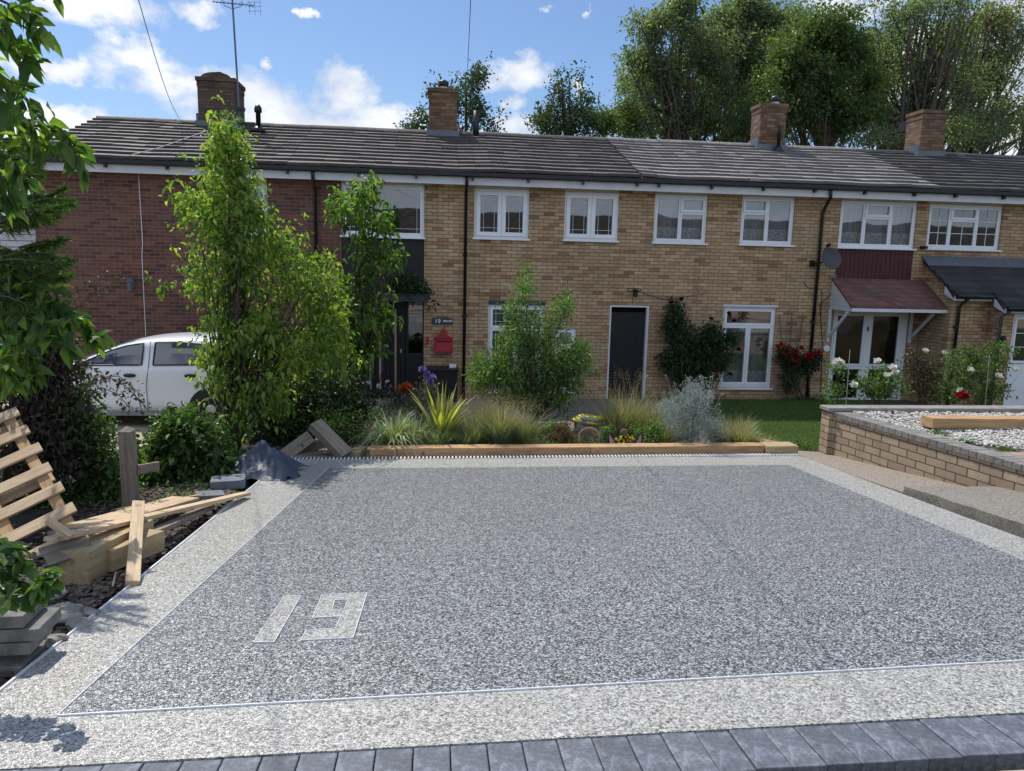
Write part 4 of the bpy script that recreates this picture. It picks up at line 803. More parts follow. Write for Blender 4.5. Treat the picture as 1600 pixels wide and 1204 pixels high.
# aerial and mast, wires
o = E('tv_aerial', onY(366, 190, 18.7), 'tall aerial mast with yagi antenna strapped to the left chimney', 'aerial')
a = onY(372, 170, 18.66); b = onY(363, 4, 18.66); ax_ = Vector((a.x+.03, 18.66, a.z-.25)); mb = MB().tube([ax_, b+Vector((0, 0, .1))], .022, 8); mb.build('mast', LEAD, o)
mb = MB(); l, r = onY(333, 3, 18.2), onY(396, 9, 19.2); mb.tube([l, r], .012, 5); d = (r-l)
for k in range(12): c = l+d*(k/11); e = Vector((.0, .0, 1))*0+Vector((-.35, 1, .1)).normalized()*(.14+.10*k/11); mb.tube([c-e, c+e], .006, 4)
mb.tube([b+Vector((-.22, 0, .05)), b+Vector((-.18, 0, -.08)), b+Vector((0, 0, -.14)), b+Vector((.18, 0, -.08)), b+Vector((.22, 0, .05))], .009, 5)
for k in range(3): c = r+Vector((.02, -.02, -.02)); mb.tube([c+Vector((-.14, 0, -.1*k+.08)), c+Vector((.16, 0, -.1*k+.1))], .005, 4); mb.tube([c+Vector((-.12+.13*k, 0, .12)), c+Vector((-.1+.12*k, 0, -.2))], .005, 4)
mb.build('antenna', LEAD, o)
MB().box(ax_.x-.05, ax_.x+.13, 18.6, 18.69, a.z-.05, a.z+.02).build('clamp', BLACK, o)
for (u0, v0, u1, v1, lb) in ((283, 190, 205, -40, 'overhead telephone wire running down to the left chimney'), (729, 120, 737, -40, 'overhead telephone wire running down to the middle chimney')):
    a = onY(u0, v0, 19.1); b = onY(u1, v1, 9); pts = [a+(b-a)*t-Vector((0, 0, .25*math.sin(math.pi*t))) for t in np.linspace(0, 1, 12)]
    e = b+(b-a)*1.1; pts.append(e); tag(MB().tube(pts, .0055, 5).build('overhead_wire', BLACK), lb, 'wire')

# ------------------------------------------------------------------ right side: raised bed with brick wall
wx = lambda y: 5.55+.17*(9.6-y); WT = -.20
o = E('raised_bed_wall', (5.6, 9.5, gz(9.5)), 'pale brick garden wall with grey coping round the raised gravel bed', 'garden wall')
mb = MB(); yN = 2.9
mb.hexa([(wx(yN), yN, -.9), (wx(yN)+.215, yN, -.9), (wx(9.6)+.215, 9.6, -.95), (wx(9.6), 9.6, -.95), (wx(yN), yN, WT-.075), (wx(yN)+.215, yN, WT-.075), (wx(9.6)+.215, 9.6, WT-.075), (wx(9.6), 9.6, WT-.075)])
mb.build('wall', WALLB, o)
MB().box(5.50, 14.0, 9.605, 9.82, -1.1, WT-.0).build('rear_wall', WALLB, o)
MB().box(5.47, 14.0, 9.585, 9.84, WT+.001, WT+.055).build('rear_coping', M('grey_coping', (.25, .235, .215), .85, .3, 8, bmp=.8, bs=50), o, bevel=.008)
COPM = M('dark_coping', (.22, .205, .185), .85, .35, 9, bmp=.8, bs=50); cp = MB(); y = yN
while y < 9.52: 
    e = min(y+.105, 9.57); j = random.uniform(-.003, .003); cp.hexa([(wx(y)-.02, y+.004, WT-.073), (wx(y)+.235, y+.004, WT-.073), (wx(e)+.235, e-.004, WT-.073), (wx(e)-.02, e-.004, WT-.073), (wx(y)-.02, y+.004, WT+j), (wx(y)+.235, y+.004, WT+j), (wx(e)+.235, e-.004, WT+j), (wx(e)-.02, e-.004, WT+j)]); y = e
cp.build('coping', COPM, o, bevel=.004)
mb = MB(); mb.quad((wx(3)+.236, 3, WT-.012), (14, 3, WT-.012), (14, 7.35, WT-.012), (wx(7.35)+.236, 7.35, WT-.012)); struct('paved_terrace', mb, brick_mat('pink_pavers', [(0, (.26, .17, .14)), (.5, (.34, .23, .19)), (1, (.40, .29, .24))], (.10, .09, .07), bw=.2, bh=.1))
PG = stone_mat('terrace_pavers', [(0, (.24, .155, .12)), (.5, (.33, .23, .19)), (1, (.42, .31, .26))], 7.5, .85, .008, (.25, .2, .16)); bpy.data.objects['paved_terrace'].data.materials[0] = PG
mb = MB(); mb.quad((wx(7.35)+.236, 7.35, WT-.03), (14, 7.35, WT-.03), (14, 9.6, WT-.03), (wx(9.6)+.216, 9.6, WT-.03)); struct('pebble_bed_ground', mb, SOILG)
# white pebbles: real stones
def stones(name, n, fn, r0, r1, mat, kind='stuff', cat=None, label=None, flat=.6):
    t = (1+5**.5)/2; iv = unit(np.array([(-1, t, 0), (1, t, 0), (-1, -t, 0), (1, -t, 0), (0, -1, t), (0, 1, t), (0, -1, -t), (0, 1, -t), (t, 0, -1), (t, 0, 1), (-t, 0, -1), (-t, 0, 1)], float))
    iF = np.array([(0, 11, 5), (0, 5, 1), (0, 1, 7), (0, 7, 10), (0, 10, 11), (1, 5, 9), (5, 11, 4), (11, 10, 2), (10, 7, 6), (7, 1, 8), (3, 9, 4), (3, 4, 2), (3, 2, 6), (3, 6, 8), (3, 8, 9), (4, 9, 5), (2, 4, 11), (6, 2, 10), (8, 6, 7), (9, 8, 1)])
    P = np.array([fn() for _ in range(n)]); s = rng.uniform(r0, r1, (n, 1))*rng.uniform(.6, 1.2, (n, 3)); s[:, 2] *= flat; a = rng.uniform(0, 6.3, n)
    V = iv[None]*(1+rng.uniform(-.15, .15, (n, 12, 1)))*s[:, None, :]; ca, sa = np.cos(a)[:, None], np.sin(a)[:, None]
    X = V[..., 0]*ca-V[..., 1]*sa; Y = V[..., 0]*sa+V[..., 1]*ca; V = np.stack([X, Y, V[..., 2]+rng.normal(0, .15, (n, 1))*V[..., 0]], -1)+P[:, None, :]
    F = (iF[None]+(np.arange(n)*12)[:, None, None]).reshape(-1, 3); ob = npmesh(name, V, F, mat, smooth=False); tag(ob, label, cat, kind=kind); return ob
def isl_mat(name, cols, rough=.8):
    mt, g = newmat(name); r = g.n('ShaderNodeNewGeometry').outputs['Random Per Island']; k = len(cols)
    c = g.ramp(r, [(i/(k-1), q) for i, q in enumerate(cols)]); c = g.mix(g.mapr(g.noise(g.obj, 40, 3), .4, .7, 0, .25), c, (.2, .18, .16, 1)); g.set(g.b, 'Base Color', c); g.set(g.b, 'Roughness', rough); return mt
PEB = isl_mat('white_pebble', [(.36, .33, .30), (.55, .52, .48), (.68, .66, .62), (.50, .46, .40), (.62, .60, .57)])
def pf():
    while 1:
        x, y = random.uniform(5.75, 11.5), random.uniform(7.38, 9.58)
        if x > wx(y)+.25 and not (6.55 < x < 8.1 and y < 7.5) and x > wx(y)+.25+(7.9-y)*.55: return (x, y, WT+random.uniform(-.025, .01)+.03*math.sin(x*1.3)*math.sin(y*2))
stones('pebbles', 15000, pf, .011, .027, PEB, cat='pebbles', label='white pebbles spread in the raised brick bed behind the timber')
p1, p2 = onZ(1457, 668, WT), onZ(1640, 672, WT)
plank('timber_sleeper', (p1.x, p1.y+.12, WT+.06), (p1.x+2.4, p1.y+.05, WT+.06), .24, .13, WOODS, 'brown timber sleeper lying on the white pebbles of the raised bed', 'sleeper')
# concrete slab beside drive
sl_ = [(5.02, 4.1), (6.28, 4.1), (6.02, 7.0), (4.98, 7.12)]
mb = MB(); n = 14; pts = []
for i in range(n+1): t = i/n; pts.append((5.03-.05*t+random.uniform(-.015, .015), 3.6+3.5*t))
pts += [(wx(7.05)-.002, 7.05), (wx(3.6)-.002, 3.6)]
top = [(x, y, gz(y)+.085) for x, y in pts]; mb.prism([(x, y, z-.2) for x, y, z in top], (0, 0, .2)); struct('concrete_slab', mb, CONC2)
sheet('concrete_path', [(4.76, 2.45), (6.7, 2.5), (wx(3.59), 3.59), (5.02, 3.59)], CONC, 0)
# lawn
def lawn():
    n = 110000; x = rng.uniform(1.5, 9.5, n); y = rng.uniform(9.9, 15.9, n)
    k = np.where(y < 13, (x > 4.65+(y > 12)*-.3) & ((x < 5.5) | (y > 9.86)) & (y > 10.15-.35*np.minimum((x-4.6)/.9, 1)), (x > 5.3)); x, y = x[k], y[k]
    z = np.array([gz(q) for q in y]); P = np.stack([x, y, z], 1); D_ = rng.normal(0, .45, P.shape); D_[:, 2] = 1; Nn = rng.normal(0, 1, P.shape); L = rng.uniform(.03, .065, len(x))
    return leaf_geo(P, D_, Nn, L, .007+0*L, 0, .1, near=False)
V, F = lawn(); tag(npmesh('lawn_grass', V, F, L_LAWN), 'short green lawn in front of the brick houses', 'grass', kind='stuff')

# ------------------------------------------------------------------ timber edging of the bed
yE = lambda x: 9.41+.0235*(x+.78)
z0 = gz(9.45)
plank('timber_edging', (-.80, 9.52, z0+.065), (-.46, 9.52, z0+.065), .22, .13, WOODS, 'short timber offcut at the left end of the bed edging', 'timber edging')
plank('timber_edging', (-.455, 9.53, z0+.07), (2.1, 9.575, z0+.07), .2, .13, WOODS, 'long left hand timber beam edging the planting bed', 'timber edging')
plank('timber_edging', (2.105, 9.575, z0+.07), (4.55, 9.64, z0+.07), .2, .13, WOODS, 'long right hand timber beam edging the planting bed', 'timber edging')
plank('timber_edging', (4.56, 9.60, z0+.075), (5.02, 9.62, z0+.075), .26, .13, WOODT, 'yellowish timber block at the right end of the bed edging', 'timber edging')
plank('timber_edging', (4.85, 9.8, z0+.05), (4.55, 10.3, z0+.05), .2, .12, WOODT, 'short yellowish timber running back from the right end of the edging', 'timber edging')

# ------------------------------------------------------------------ left side clutter
G = lambda u, v, h=0.0: onS(u, v, h)
BK = isl_mat('bark_chip', [(.035, .022, .016), (.07, .045, .032), (.12, .085, .06), (.18, .14, .11), (.06, .04, .03)], .95)
def bf():
    y = 2.6+6.6*random.random(); x = -1.99-abs(random.gauss(0, .5)); return (x, y, gz(y)-.035+random.uniform(0, .03))
stones('bark_chips', 9000, bf, .012, .034, BK, cat='bark chips', label='dark bark chips along the left edge of the driveway', flat=.35)
ROCK = M('rough_concrete_lump', (.30, .275, .24), .95, .4, 7, bmp=1, bs=30)
for i, (u, v, s, lb) in enumerate(((92, 962, .12, 'largest broken concrete lump beside the driveway edge'), (125, 975, .07, 'flat broken concrete lump touching the driveway edge'), (62, 932, .12, 'dark concrete lump behind the stacked kerbs'), (140, 957, .05, 'small concrete lump next to the timber block'), (30, 925, .12, 'concrete lump under the leaning pallet'), (85, 1000, .06, 'small mossy stone beside the stacked kerbs'))):
    p = G(u, v, .02); mbk = MB().blob((0, 0, 0), (s*1.0, s*.8, s*.55), 22, 14, .2, i); mbk.v = [tuple(Vector(q)*(1+random.uniform(-.07, .07))) for q in mbk.v]; b = mbk.build('concrete_lump', ROCK); b.location = p; tag(b, lb, 'rubble', 'broken concrete lumps by the driveway')
KERB = M('kerb_concrete', (.20, .19, .17), .9, .4, 9, bmp=.9, bs=40)
for u, v, lb in ((52, 1033, 'lowest dark kerb stone in the stack at the left edge'), (62, 997, 'second kerb stone up in the stack at the left edge'), (76, 976, 'third and longest kerb stone in the stack at the left edge'), (52, 956, 'topmost kerb stone of the stack under the leaves')):
    p = onY(u, v, 3.62); plank('kerb_stone', (p.x-.95, 3.60, p.z), (p.x, 3.64, p.z), .24, .062, KERB, lb, 'kerb stone', 'stacked kerb stones at the left edge', bevel=.006)
# wooden blocks and planks
a, b = G(120, 932, 0), G(190, 872, 0); b = Vector((-2.13, 5.75, 0)); a = Vector((-2.25, 4.78, 0))
plank('timber_block', (-2.30, 4.80, gz(4.8)+.09), (-2.19, 5.62, gz(5.7)+.10), .20, .225, WOODT, 'thick yellowish timber block lying on the bark chips', 'timber block')
plank('timber_block', G(160, 874, .08), G(244, 842, .08), .15, .15, WOODT, 'shorter timber block behind the crossing plank', 'timber block')
plank('plank', (G(78, 842, .30)), (G(385, 770, .06)), .095, .03, WOODN, 'long pale plank reaching towards the driveway edge', 'plank')
plank('plank', (G(215, 842, .12)), (G(328, 791, .05)), .09, .04, WOODG, 'greyish plank lying under the long pale plank', 'plank')
plank('board', (G(128, 822, .22)), (G(290, 777, .12)), .26, .022, WOODN, 'wide thin board lying under the long plank', 'board')
plank('board', (G(90, 835, .16)), (G(230, 800, .13)), .20, .022, WOODG, 'second wide board nearer the pallet', 'board')
plank('plank', (G(183, 797, .10)), (G(320, 772, .02)), .04, .03, WOODS, 'narrow reddish batten behind the wooden post foot', 'plank')
plank('plank', (G(220, 782, .33)+Vector((0, -.05, 0))), (G(207, 912, .03)), .085, .05, WOODN, 'short pale plank leaning across the pile to the driveway edge', 'plank', up=(.25, -.2, 1))
plank('plank', (G(76, 812, .42)), (G(112, 838, .32)), .05, .035, WOODN, 'tiny batten offcut lying on the pile beside the pallet', 'plank')
plank('plank', (G(68, 870, .18)), (G(140, 846, .22)), .16, .02, WOODG, 'curled dark board end between pallet and timber block', 'board', tilt=.5)
plank('plank', (G(176, 915, .01)), (G(181, 893, .02)), .012, .01, WOODN, 'splinter of pale wood on the bark chips', 'plank')
# leaning pallet
P1 = at(24, 640, 6.25); Pv = at(146, 850, 5.5); v_ = (Pv-P1).normalized(); u_ = at(-140, 735, 5.75)-P1; u_ = (u_-v_*u_.dot(v_)).normalized(); n_ = u_.cross(v_); n_ = n_ if n_.y < 0 else -n_
P0 = P1+v_*1.2; o = E('wooden_pallet', P0, 'pale wooden pallet leaning against the dark shrubs', 'pallet')
def pl_box(nm, uc, vc, nc, su, sv, sn, mat, long='u'):
    c = P1+u_*uc+v_*vc+n_*nc; mbx = MB()
    if long == 'u': R3 = Matrix((u_, v_, n_)).transposed(); mbx.box(-su/2, su/2, -sv/2, sv/2, -sn/2, sn/2)
    else: R3 = Matrix((v_, -u_, n_)).transposed(); mbx.box(-sv/2, sv/2, -su/2, su/2, -sn/2, sn/2)
    me = bpy.data.meshes.new(nm); me.from_pydata(mbx.v, [], mbx.f); me.update(); ob = finish(nm, me, mat, bevel=.003); mm = R3.to_4x4(); mm.translation = c-P0; ob.parent = o; ob.matrix_local = mm
Lt = 1.52
for k in range(7): pl_box('slat', .47+random.uniform(-.015, .015), .02+.242*k, 0, 1.0, .10, .02, WOODN)
for k in range(3): pl_box('bearer', .07+.37*k, Lt*.5, -.06, .085, Lt*1.02, .095, WOODS, 'v')
for k in range(3): pl_box('base_slat', .5, .05+Lt*.46*k, -.118, 1.0, .09, .018, WOODN)
# fence post with rail
p = G(205, 790); zt_ = onY(205, 666, p.y).z; wd = .11; mb = MB().box(-wd/2, wd/2, -wd/2, wd/2, -.15, zt_-p.z-.03)
o = E('fence_post', p, 'weathered square wooden post with pointed top beside the gravel', 'post')
hh = zt_-p.z; m2 = MB().box(-.056, .056, -.056, .056, -.15, hh-.035).add([(-.056, -.056, hh-.0349), (.056, -.056, hh-.0349), (.056, .056, hh-.0349), (-.056, .056, hh-.0349), (0, 0, hh+.01)], [(0, 1, 4), (1, 2, 4), (2, 3, 4), (3, 0, 4)])
me = bpy.data.meshes.new('post'); me.from_pydata(m2.v, [], m2.f); ob = finish('post', me, None); ob.data.materials.append(wood_mat('post_upright', (.15, .125, .10), (.30, .25, .20), .6, 12)); ob.parent = o
ob.data.materials[0].node_tree.nodes['Mapping'].inputs['Scale'].default_value = (14, 14, 1.3)
plank('rail', p+Vector((.056, .03, hh*.45)), p+Vector((.17, .25, hh*.42)), .03, .09, WOODG, parent=o)
# concrete blocks near tarp
a = G(357, 758, 0); blk = M('grey_block', (.17, .185, .21), .85, .25, 9, bmp=.6)
mb = MB().prism([(-.17, -.13, 0), (.13, -.13, 0), (.17, -.09, 0), (.17, .13, 0), (-.13, .13, 0), (-.17, .09, 0)], (0, 0, .10)); b = mb.build('concrete_block', blk, bevel=.01); b.location = (a.x, a.y, gz(a.y)-.01); b.rotation_euler = (0, 0, .2); tag(b, 'blue grey concrete block with cut corners by the tarpaulin', 'block')
a = G(328, 775, 0); b = MB().box(-.13, .13, -.07, .07, 0, .04).build('broken_slate', blk, bevel=.006); b.location = (a.x, a.y, gz(a.y)); b.rotation_euler = (.1, .1, .5); tag(b, 'broken slate piece in front of the concrete block', 'slate')
a = G(314, 793, 0); b = MB().box(-.08, .08, -.04, .04, 0, .02).build('broken_slate', blk, bevel=.006); b.location = (a.x, a.y, gz(a.y)); b.rotation_euler = (.2, .1, .9); tag(b, 'small bluish shard on the bark chips under the long plank', 'slate')
# tarp: crumpled cloth
def tarp():
    nx, ny = 17, 13; V = []; c = G(405, 752); ph = rng.uniform(0, 6, 8)
    for j in range(ny+1):
        for i in range(nx+1):
            a = (i/nx-.5)*2; b = (j/ny-.5)*2; r = math.hypot(a, b); x = a*.40; y = b*.42
            h = .20*math.exp(-((a-.05)**4*2.2+(b-.1)**2*1.1))+.05*(abs((a*3+b*1.3) % 2-1))*(1-min(r, 1))
            t3 = lambda q: abs((q % 2)-1); cr = t3(a*2.1+b*1.2+ph[0])*.09+t3(a*1.3-b*2.6+ph[1])*.08+t3(4.3*a+2*b+ph[2])*.035
            q = max(0, 1-max(0, r-1.02)*4); V.append((c.x-.02+x+.06*math.sin(4*b+ph[3]), c.y+.35+y+.05*math.sin(5*a+ph[4]), gz(c.y)-.02+(h+cr*(.45+h*2.2))*max(.0, 1-r**3*.5)))
    F = [(j*(nx+1)+i, j*(nx+1)+i+1, (j+1)*(nx+1)+i+1, (j+1)*(nx+1)+i) for j in range(ny) for i in range(nx) if math.hypot((i+.5)/nx*2-1, (j+.5)/ny*2-1) < 1.08+.1*math.sin(i*2.1)]
    return V, F
V, F = tarp(); tp = npmesh('tarpaulin', V, F, M('blue_grey_tarp', (.05, .066, .10), .5, .35, 5, bmp=.9, bs=14)); tag(tp, 'crumpled blue grey tarpaulin at the far left corner of the driveway', 'tarpaulin')
sm_ = tp.modifiers.new('thickness', 'SOLIDIFY'); sm_.thickness = .004
# old sleepers leaning beside drive
zz = gz(9.6)
A_ = onY(492, 660, 9.55); B_ = onY(545, 712, 9.45)
plank('old_sleeper', A_+Vector((-.02, .1, -.03)), Vector((B_.x-.03, 9.42, zz+.05)), .19, .12, WOODG, 'grey weathered sleeper propped diagonally beside the path', 'sleeper', up=(.3, -.55, 1))
plank('old_sleeper', onY(487, 682, 9.9), onY(440, 716, 9.75), .18, .12, WOODG, 'weathered sleeper leaning left under the propped one', 'sleeper', up=(0, -1, .6))
plank('old_sleeper', onY(506, 700, 9.85)+Vector((0, .25, .06)), onY(452, 722, 9.75)+Vector((0, .2, .06)), .18, .12, WOODP, 'dark sleeper lying under the propped pair', 'sleeper')
plank('old_sleeper', onY(540, 716, 9.65)+Vector((0, .1, .05)), onY(450, 722, 9.6)+Vector((0, .2, .03)), .16, .08, WOODP, 'lowest dark sleeper behind the drain channel', 'sleeper')
plank('offcut', (-.98, 9.5, zz+.04), (-.93, 9.85, zz+.04), .1, .08, WOODT, 'short yellow timber offcut at the foot of the propped sleeper', 'timber offcut')

# ------------------------------------------------------------------ white car
CX0, CYN = -6.95, 12.42
def car():
    gz_ = gz(12.9)+.0; o = E('parked_car', (CX0+2.0, CYN+.86, gz_), 'white hatchback parked on the gravel before the red brick wall', 'car')
    st = [  # x, z_bottom, z_belt, z_top, half width bottom, belt, roof
        (0.00, .32, .58, .62, .55, .58, .50), (0.08, .22, .66, .72, .68, .70, .60), (0.30, .20, .76, .84, .76, .78, .66), (0.65, .20, .86, .93, .82, .83, .70), (1.00, .20, .92, .99, .84, .85, .70),
        (1.18, .19, .94, 1.03, .85, .86, .69), (1.45, .18, .95, 1.15, .85, .865, .66), (1.70, .18, .96, 1.265, .85, .865, .64), (1.95, .18, .965, 1.35, .85, .865, .63), (2.25, .18, .97, 1.41, .85, .865, .625), (2.70, .18, .975, 1.445, .85, .865, .62),
        (3.15, .19, .985, 1.44, .85, .86, .61), (3.50, .20, .995, 1.41, .84, .855, .59), (3.80, .22, 1.00, 1.33, .83, .84, .56), (3.95, .25, .98, 1.12, .80, .82, .60), (4.06, .35, .85, .90, .70, .74, .60)]
    V = []; F = []; m = 0
    def ring(x, zb, zl, zt, wb, wl, wr):
        h = [(wb*.85, zb-.03), (wb, zb+.05), (wb+.02, zb+(zl-zb)*.40), (wl+.005, zb+(zl-zb)*.72), (wl, zl-.03), (wl-.012, zl), (wr+(wl-wr)*.45, zl+(zt-zl)*.55), (wr+.04, zt-.05*min(1, (zt-zl)/.3)), (wr-.06, zt-.008), (wr*.5, zt+.012), (0, zt+.018)]
        return [(x, -y, z) for y, z in h]+[(x, y, z) for y, z in h[-2::-1]]
    rs_ = [ring(*s) for s in st]; k = len(rs_[0])
    for r in rs_: V += r
    for i in range(len(rs_)-1):
        for j in range(k-1): F.append((i*k+j, (i+1)*k+j, (i+1)*k+j+1, i*k+j+1))
        F.append((i*k+k-1, (i+1)*k+k-1, (i+1)*k, i*k))
    F.append(tuple(range(k))); F.append(tuple((len(rs_)-1)*k+j for j in range(k-1, -1, -1)))
    base = Vector((CX0, CYN+.87, gz_)); W_ = lambda p: (base.x+p[0], base.y+p[1], base.z+p[2])
    body = MB().add([W_(p) for p in V], F).build('body', M('white_car_paint', (.84, .86, .89), .22, .02, 3, coat=.6), o, smooth=True)
    s = body.modifiers.new('s', 'SUBSURF'); s.levels = 1; s.render_levels = 1
    arr = np.array([[a[0], a[2], a[3], a[5], a[6]] for a in st])
    def side(x, z, off, sg=-1):
        zl, zt, wl, wr = [np.interp(x, arr[:, 0], arr[:, q]) for q in (1, 2, 3, 4)]
        if z <= zl: y = wl+.005
        else: t = min(1, (z-zl)/max(zt-zl, .01)); y = (wl-.012)+((wr+(wl-wr)*.45)-(wl-.012))*min(t/.55, 1) if t < .55 else (wr+(wl-wr)*.45)+((wr+.04)-(wr+(wl-wr)*.45))*(t-.55)/.4
        return W_((x, sg*(y+off), z))
    def sidepoly(pts, off, name, mat, par, sg=-1, dense=10):
        xs = sorted(set(np.linspace(min(p[0] for p in pts), max(p[0] for p in pts), 14))); mb = MB()
        lo = pts[:len(pts)//2]; hi = pts[len(pts)//2:][::-1]
        L_ = lambda x: np.interp(x, [p[0] for p in lo], [p[1] for p in lo]); U_ = lambda x: np.interp(x, [p[0] for p in hi], [p[1] for p in hi])
        for a, b in zip(xs[:-1], xs[1:]):
            for q in range(4):
                z = lambda x, t: L_(x)+(U_(x)-L_(x))*t
                mb.quad(side(a, z(a, q/4), off, sg), side(b, z(b, q/4), off, sg), side(b, z(b, (q+1)/4), off, sg), side(a, z(a, (q+1)/4), off, sg))
        return mb.build(name, mat, par, smooth=True)
    for sg in (-1, 1):
        fb = [(1.30, .955), (2.34, .985), (2.36, 1.0), (1.30, .96)]
        s1 = sidepoly([(1.28, .985), (2.30, 1.005), (1.28, .99), (1.62, 1.21), (1.95, 1.375), (2.18, 1.425), (2.30, 1.43)][0:2]+[(2.42, 1.44), (2.05, 1.41), (1.70, 1.26), (1.28, .992)][0:0] or [(1.28, .985), (2.36, 1.005), (2.36, 1.44), (1.28, .99)], .004, 'x', CARGL, body, sg) if False else None
        def win(lo, hi, nm):
            xs = np.linspace(lo[0][0], lo[-1][0], 16); mb = MB(); m3 = MB()
            f1 = lambda x: np.interp(x, *zip(*lo)); f2 = lambda x: np.interp(x, *zip(*hi))
            for a, b in zip(xs[:-1], xs[1:]):
                for q in range(4):
                    z = lambda x, t: f1(x)+(f2(x)-f1(x))*t
                    mb.quad(side(a, z(a, q/4), .016, sg), side(b, z(b, q/4), .016, sg), side(b, z(b, (q+1)/4), .016, sg), side(a, z(a, (q+1)/4), .016, sg))
            w_ = mb.build('side_window', CARGL, body, smooth=True)
            loop = [(x, f1(x)) for x in xs]+[(x, f2(x)) for x in xs[::-1]]; pts = [side(x, z, .016, sg) for x, z in loop]; MB().tube(pts+[pts[0]], .012, 6).build('window_seal', BLACK, w_, smooth=True)
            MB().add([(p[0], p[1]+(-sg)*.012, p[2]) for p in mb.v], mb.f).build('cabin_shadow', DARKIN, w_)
        win([(1.26, .995), (2.26, 1.01)], [(1.26, 1.0), (1.45, 1.09), (1.72, 1.215), (1.98, 1.30), (2.26, 1.35)], 'a')
        win([(2.44, 1.01), (3.22, 1.025)], [(2.44, 1.36), (2.8, 1.37), (3.22, 1.34)], 'b')
        win([(3.30, 1.03), (3.62, 1.04)], [(3.30, 1.33), (3.62, 1.24)], 'c')
        seam = MB()
        for pts in ([(1.22, .98), (1.12, .7), (1.14, .35), (1.2, .27)], [(2.36, 1.38), (2.37, 1.0), (2.33, .7), (2.34, .27)], [(1.2, .27), (1.8, .25), (2.34, .27), (2.9, .27), (3.1, .32)], [(3.1, .32), (3.28, .55), (3.36, .8), (3.27, 1.05)]): seam.tube([side(x, z, .012 if z > .93 else .016, sg) for x, z in pts], .005, 5)
        seam.build('door_seam', BLACK, body)
        for hx_ in (2.08, 3.02): MB().blob(side(hx_, .84, .012, sg), (.10, .025, .032), 14, 8, .0, 1).build('door_handle', BLACK, body, smooth=True)
        mc = side(1.36, 1.01, .10, sg); MB().blob(mc, (.10, .10, .075), 12, 8, .05, 3).build('wing_mirror', BLACK, body, smooth=True)
        sidepoly([(1.1, .20), (3.1, .20), (3.1, .27), (1.1, .27)], .02, 'sill_strip', M('grey_sill', (.25, .25, .27), .6), body, sg)
        for wx_ in (.74, 3.33):
            c = (base.x+wx_, base.y+sg*.80, base.z+.305)
            MB().lathe(c, [(.36, .0), (.36, .075)], 28, (0, sg, 0)).build('wheel_arch', BLACK, body)
            wh = MB().lathe((c[0], c[1]-sg*.1, c[2]), [(.22, -.02), (.295, 0), (.305, .05), (.305, .15), (.29, .185), (.21, .19)], 28, (0, sg, 0)).build('wheel', M('tyre_rubber', (.02, .02, .02), .85), o, smooth=True)
            MB().lathe((c[0], c[1]-sg*.1, c[2]), [(.21, .17), (.2, .192), (.13, .18), (.05, .196)], 28, (0, sg, 0)).build('hub_cap', STEEL, wh)
    MB().quad(W_((1.10, -.60, 1.03)), W_((1.10, .60, 1.03)), W_((2.02, .52, 1.39)), W_((2.02, -.52, 1.39))).build('windscreen', CARGL, body)
    MB().blob(W_((.12, -.56, .62)), (.16, .12, .09), 10, 8, .05, 1).build('headlight', UPVC, body, smooth=True); MB().blob(W_((.12, .56, .62)), (.16, .12, .09), 10, 8, .05, 1).build('headlight', UPVC, body, smooth=True)
    MB().blob(W_((3.96, -.74, .95)), (.07, .09, .16), 10, 8, .05, 1).build('tail_light', RP, body, smooth=True)
    MB().box(*[base.x+.4, base.x+3.7, base.y-.7, base.y+.7, base.z+.16, base.z+.3]).build('underbody', BLACK, body)
    return o
car()

# ------------------------------------------------------------------ vegetation
def B(u, v, y, h=0.0):            # base on the ground under the place where (u, v) is seen at distance y
    p = onY(u, v, y); return (p.x, y, gz(y)-.05+h)
# trees beyond the roofs
def rough(lobes):
    o = []
    for l in lobes:
        o.append((l[0], l[1], l[2]*.72, l[3]*.72))
        for q in range(9):
            a = random.uniform(-.5, math.pi+.5); f = random.uniform(.16, .36); o.append((l[0]+l[2]*math.cos(a)*random.uniform(.6, 1.2), l[1]-l[3]*math.sin(a)*random.uniform(.6, 1.2), l[2]*f+4, l[3]*f+4))
    return o
def bgtree(name, label, Y, lobes, ncl, per, cr, L, mat, u, **k):
    b = onY(u, 240, Y); k.setdefault('shell', .5); lobes = rough(lobes); tree(name, label, 'tree', (b.x, Y, gz(Y)-.1), plobes(Y, lobes, 1.3), int(ncl*.95), int(per*.85), cr*.85, L*.72, L*.46, mat, BARK, gaps=2.1, group='trees standing beyond the terrace roofs', **k)
bgtree('poplar_tree', 'small dark tree rising behind the middle chimney', 33, [(715, 180, 50, 35), (700, 205, 60, 20), (725, 135, 14, 22), (755, 185, 22, 22), (652, 200, 14, 14), (743, 130, 8, 16), (690, 150, 10, 16)], 150, 38, .42, .21, L_POP, 715, r0=.22, nbr=60)
bgtree('poplar_tree', 'small pointed dark tree left of the big grove', 33, [(888, 175, 32, 40), (885, 145, 14, 22), (842, 205, 20, 20), (905, 195, 28, 22), (870, 200, 40, 16)], 130, 42, .42, .21, L_POP, 885, r0=.22, nbr=50)
bgtree('poplar_tree', 'low loose tree between the small pointed tree and the big grove', 34, [(955, 200, 28, 18), (975, 190, 18, 18), (940, 185, 10, 10)], 80, 55, .42, .2, L_TREE2, 958, r0=.15, nbr=30)
bgtree('poplar_tree', 'tall open topped tree at the left side of the big grove', 34, [(1075, 150, 75, 60), (1020, 120, 35, 50), (1010, 50, 20, 25), (1070, 35, 30, 24), (1090, 80, 50, 40), (990, 110, 14, 28), (1120, 190, 80, 35), (1060, 200, 70, 25), (1055, 15, 8, 10)], 520, 60, .5, .22, L_TREE, 1080, r0=.32, nbr=120)
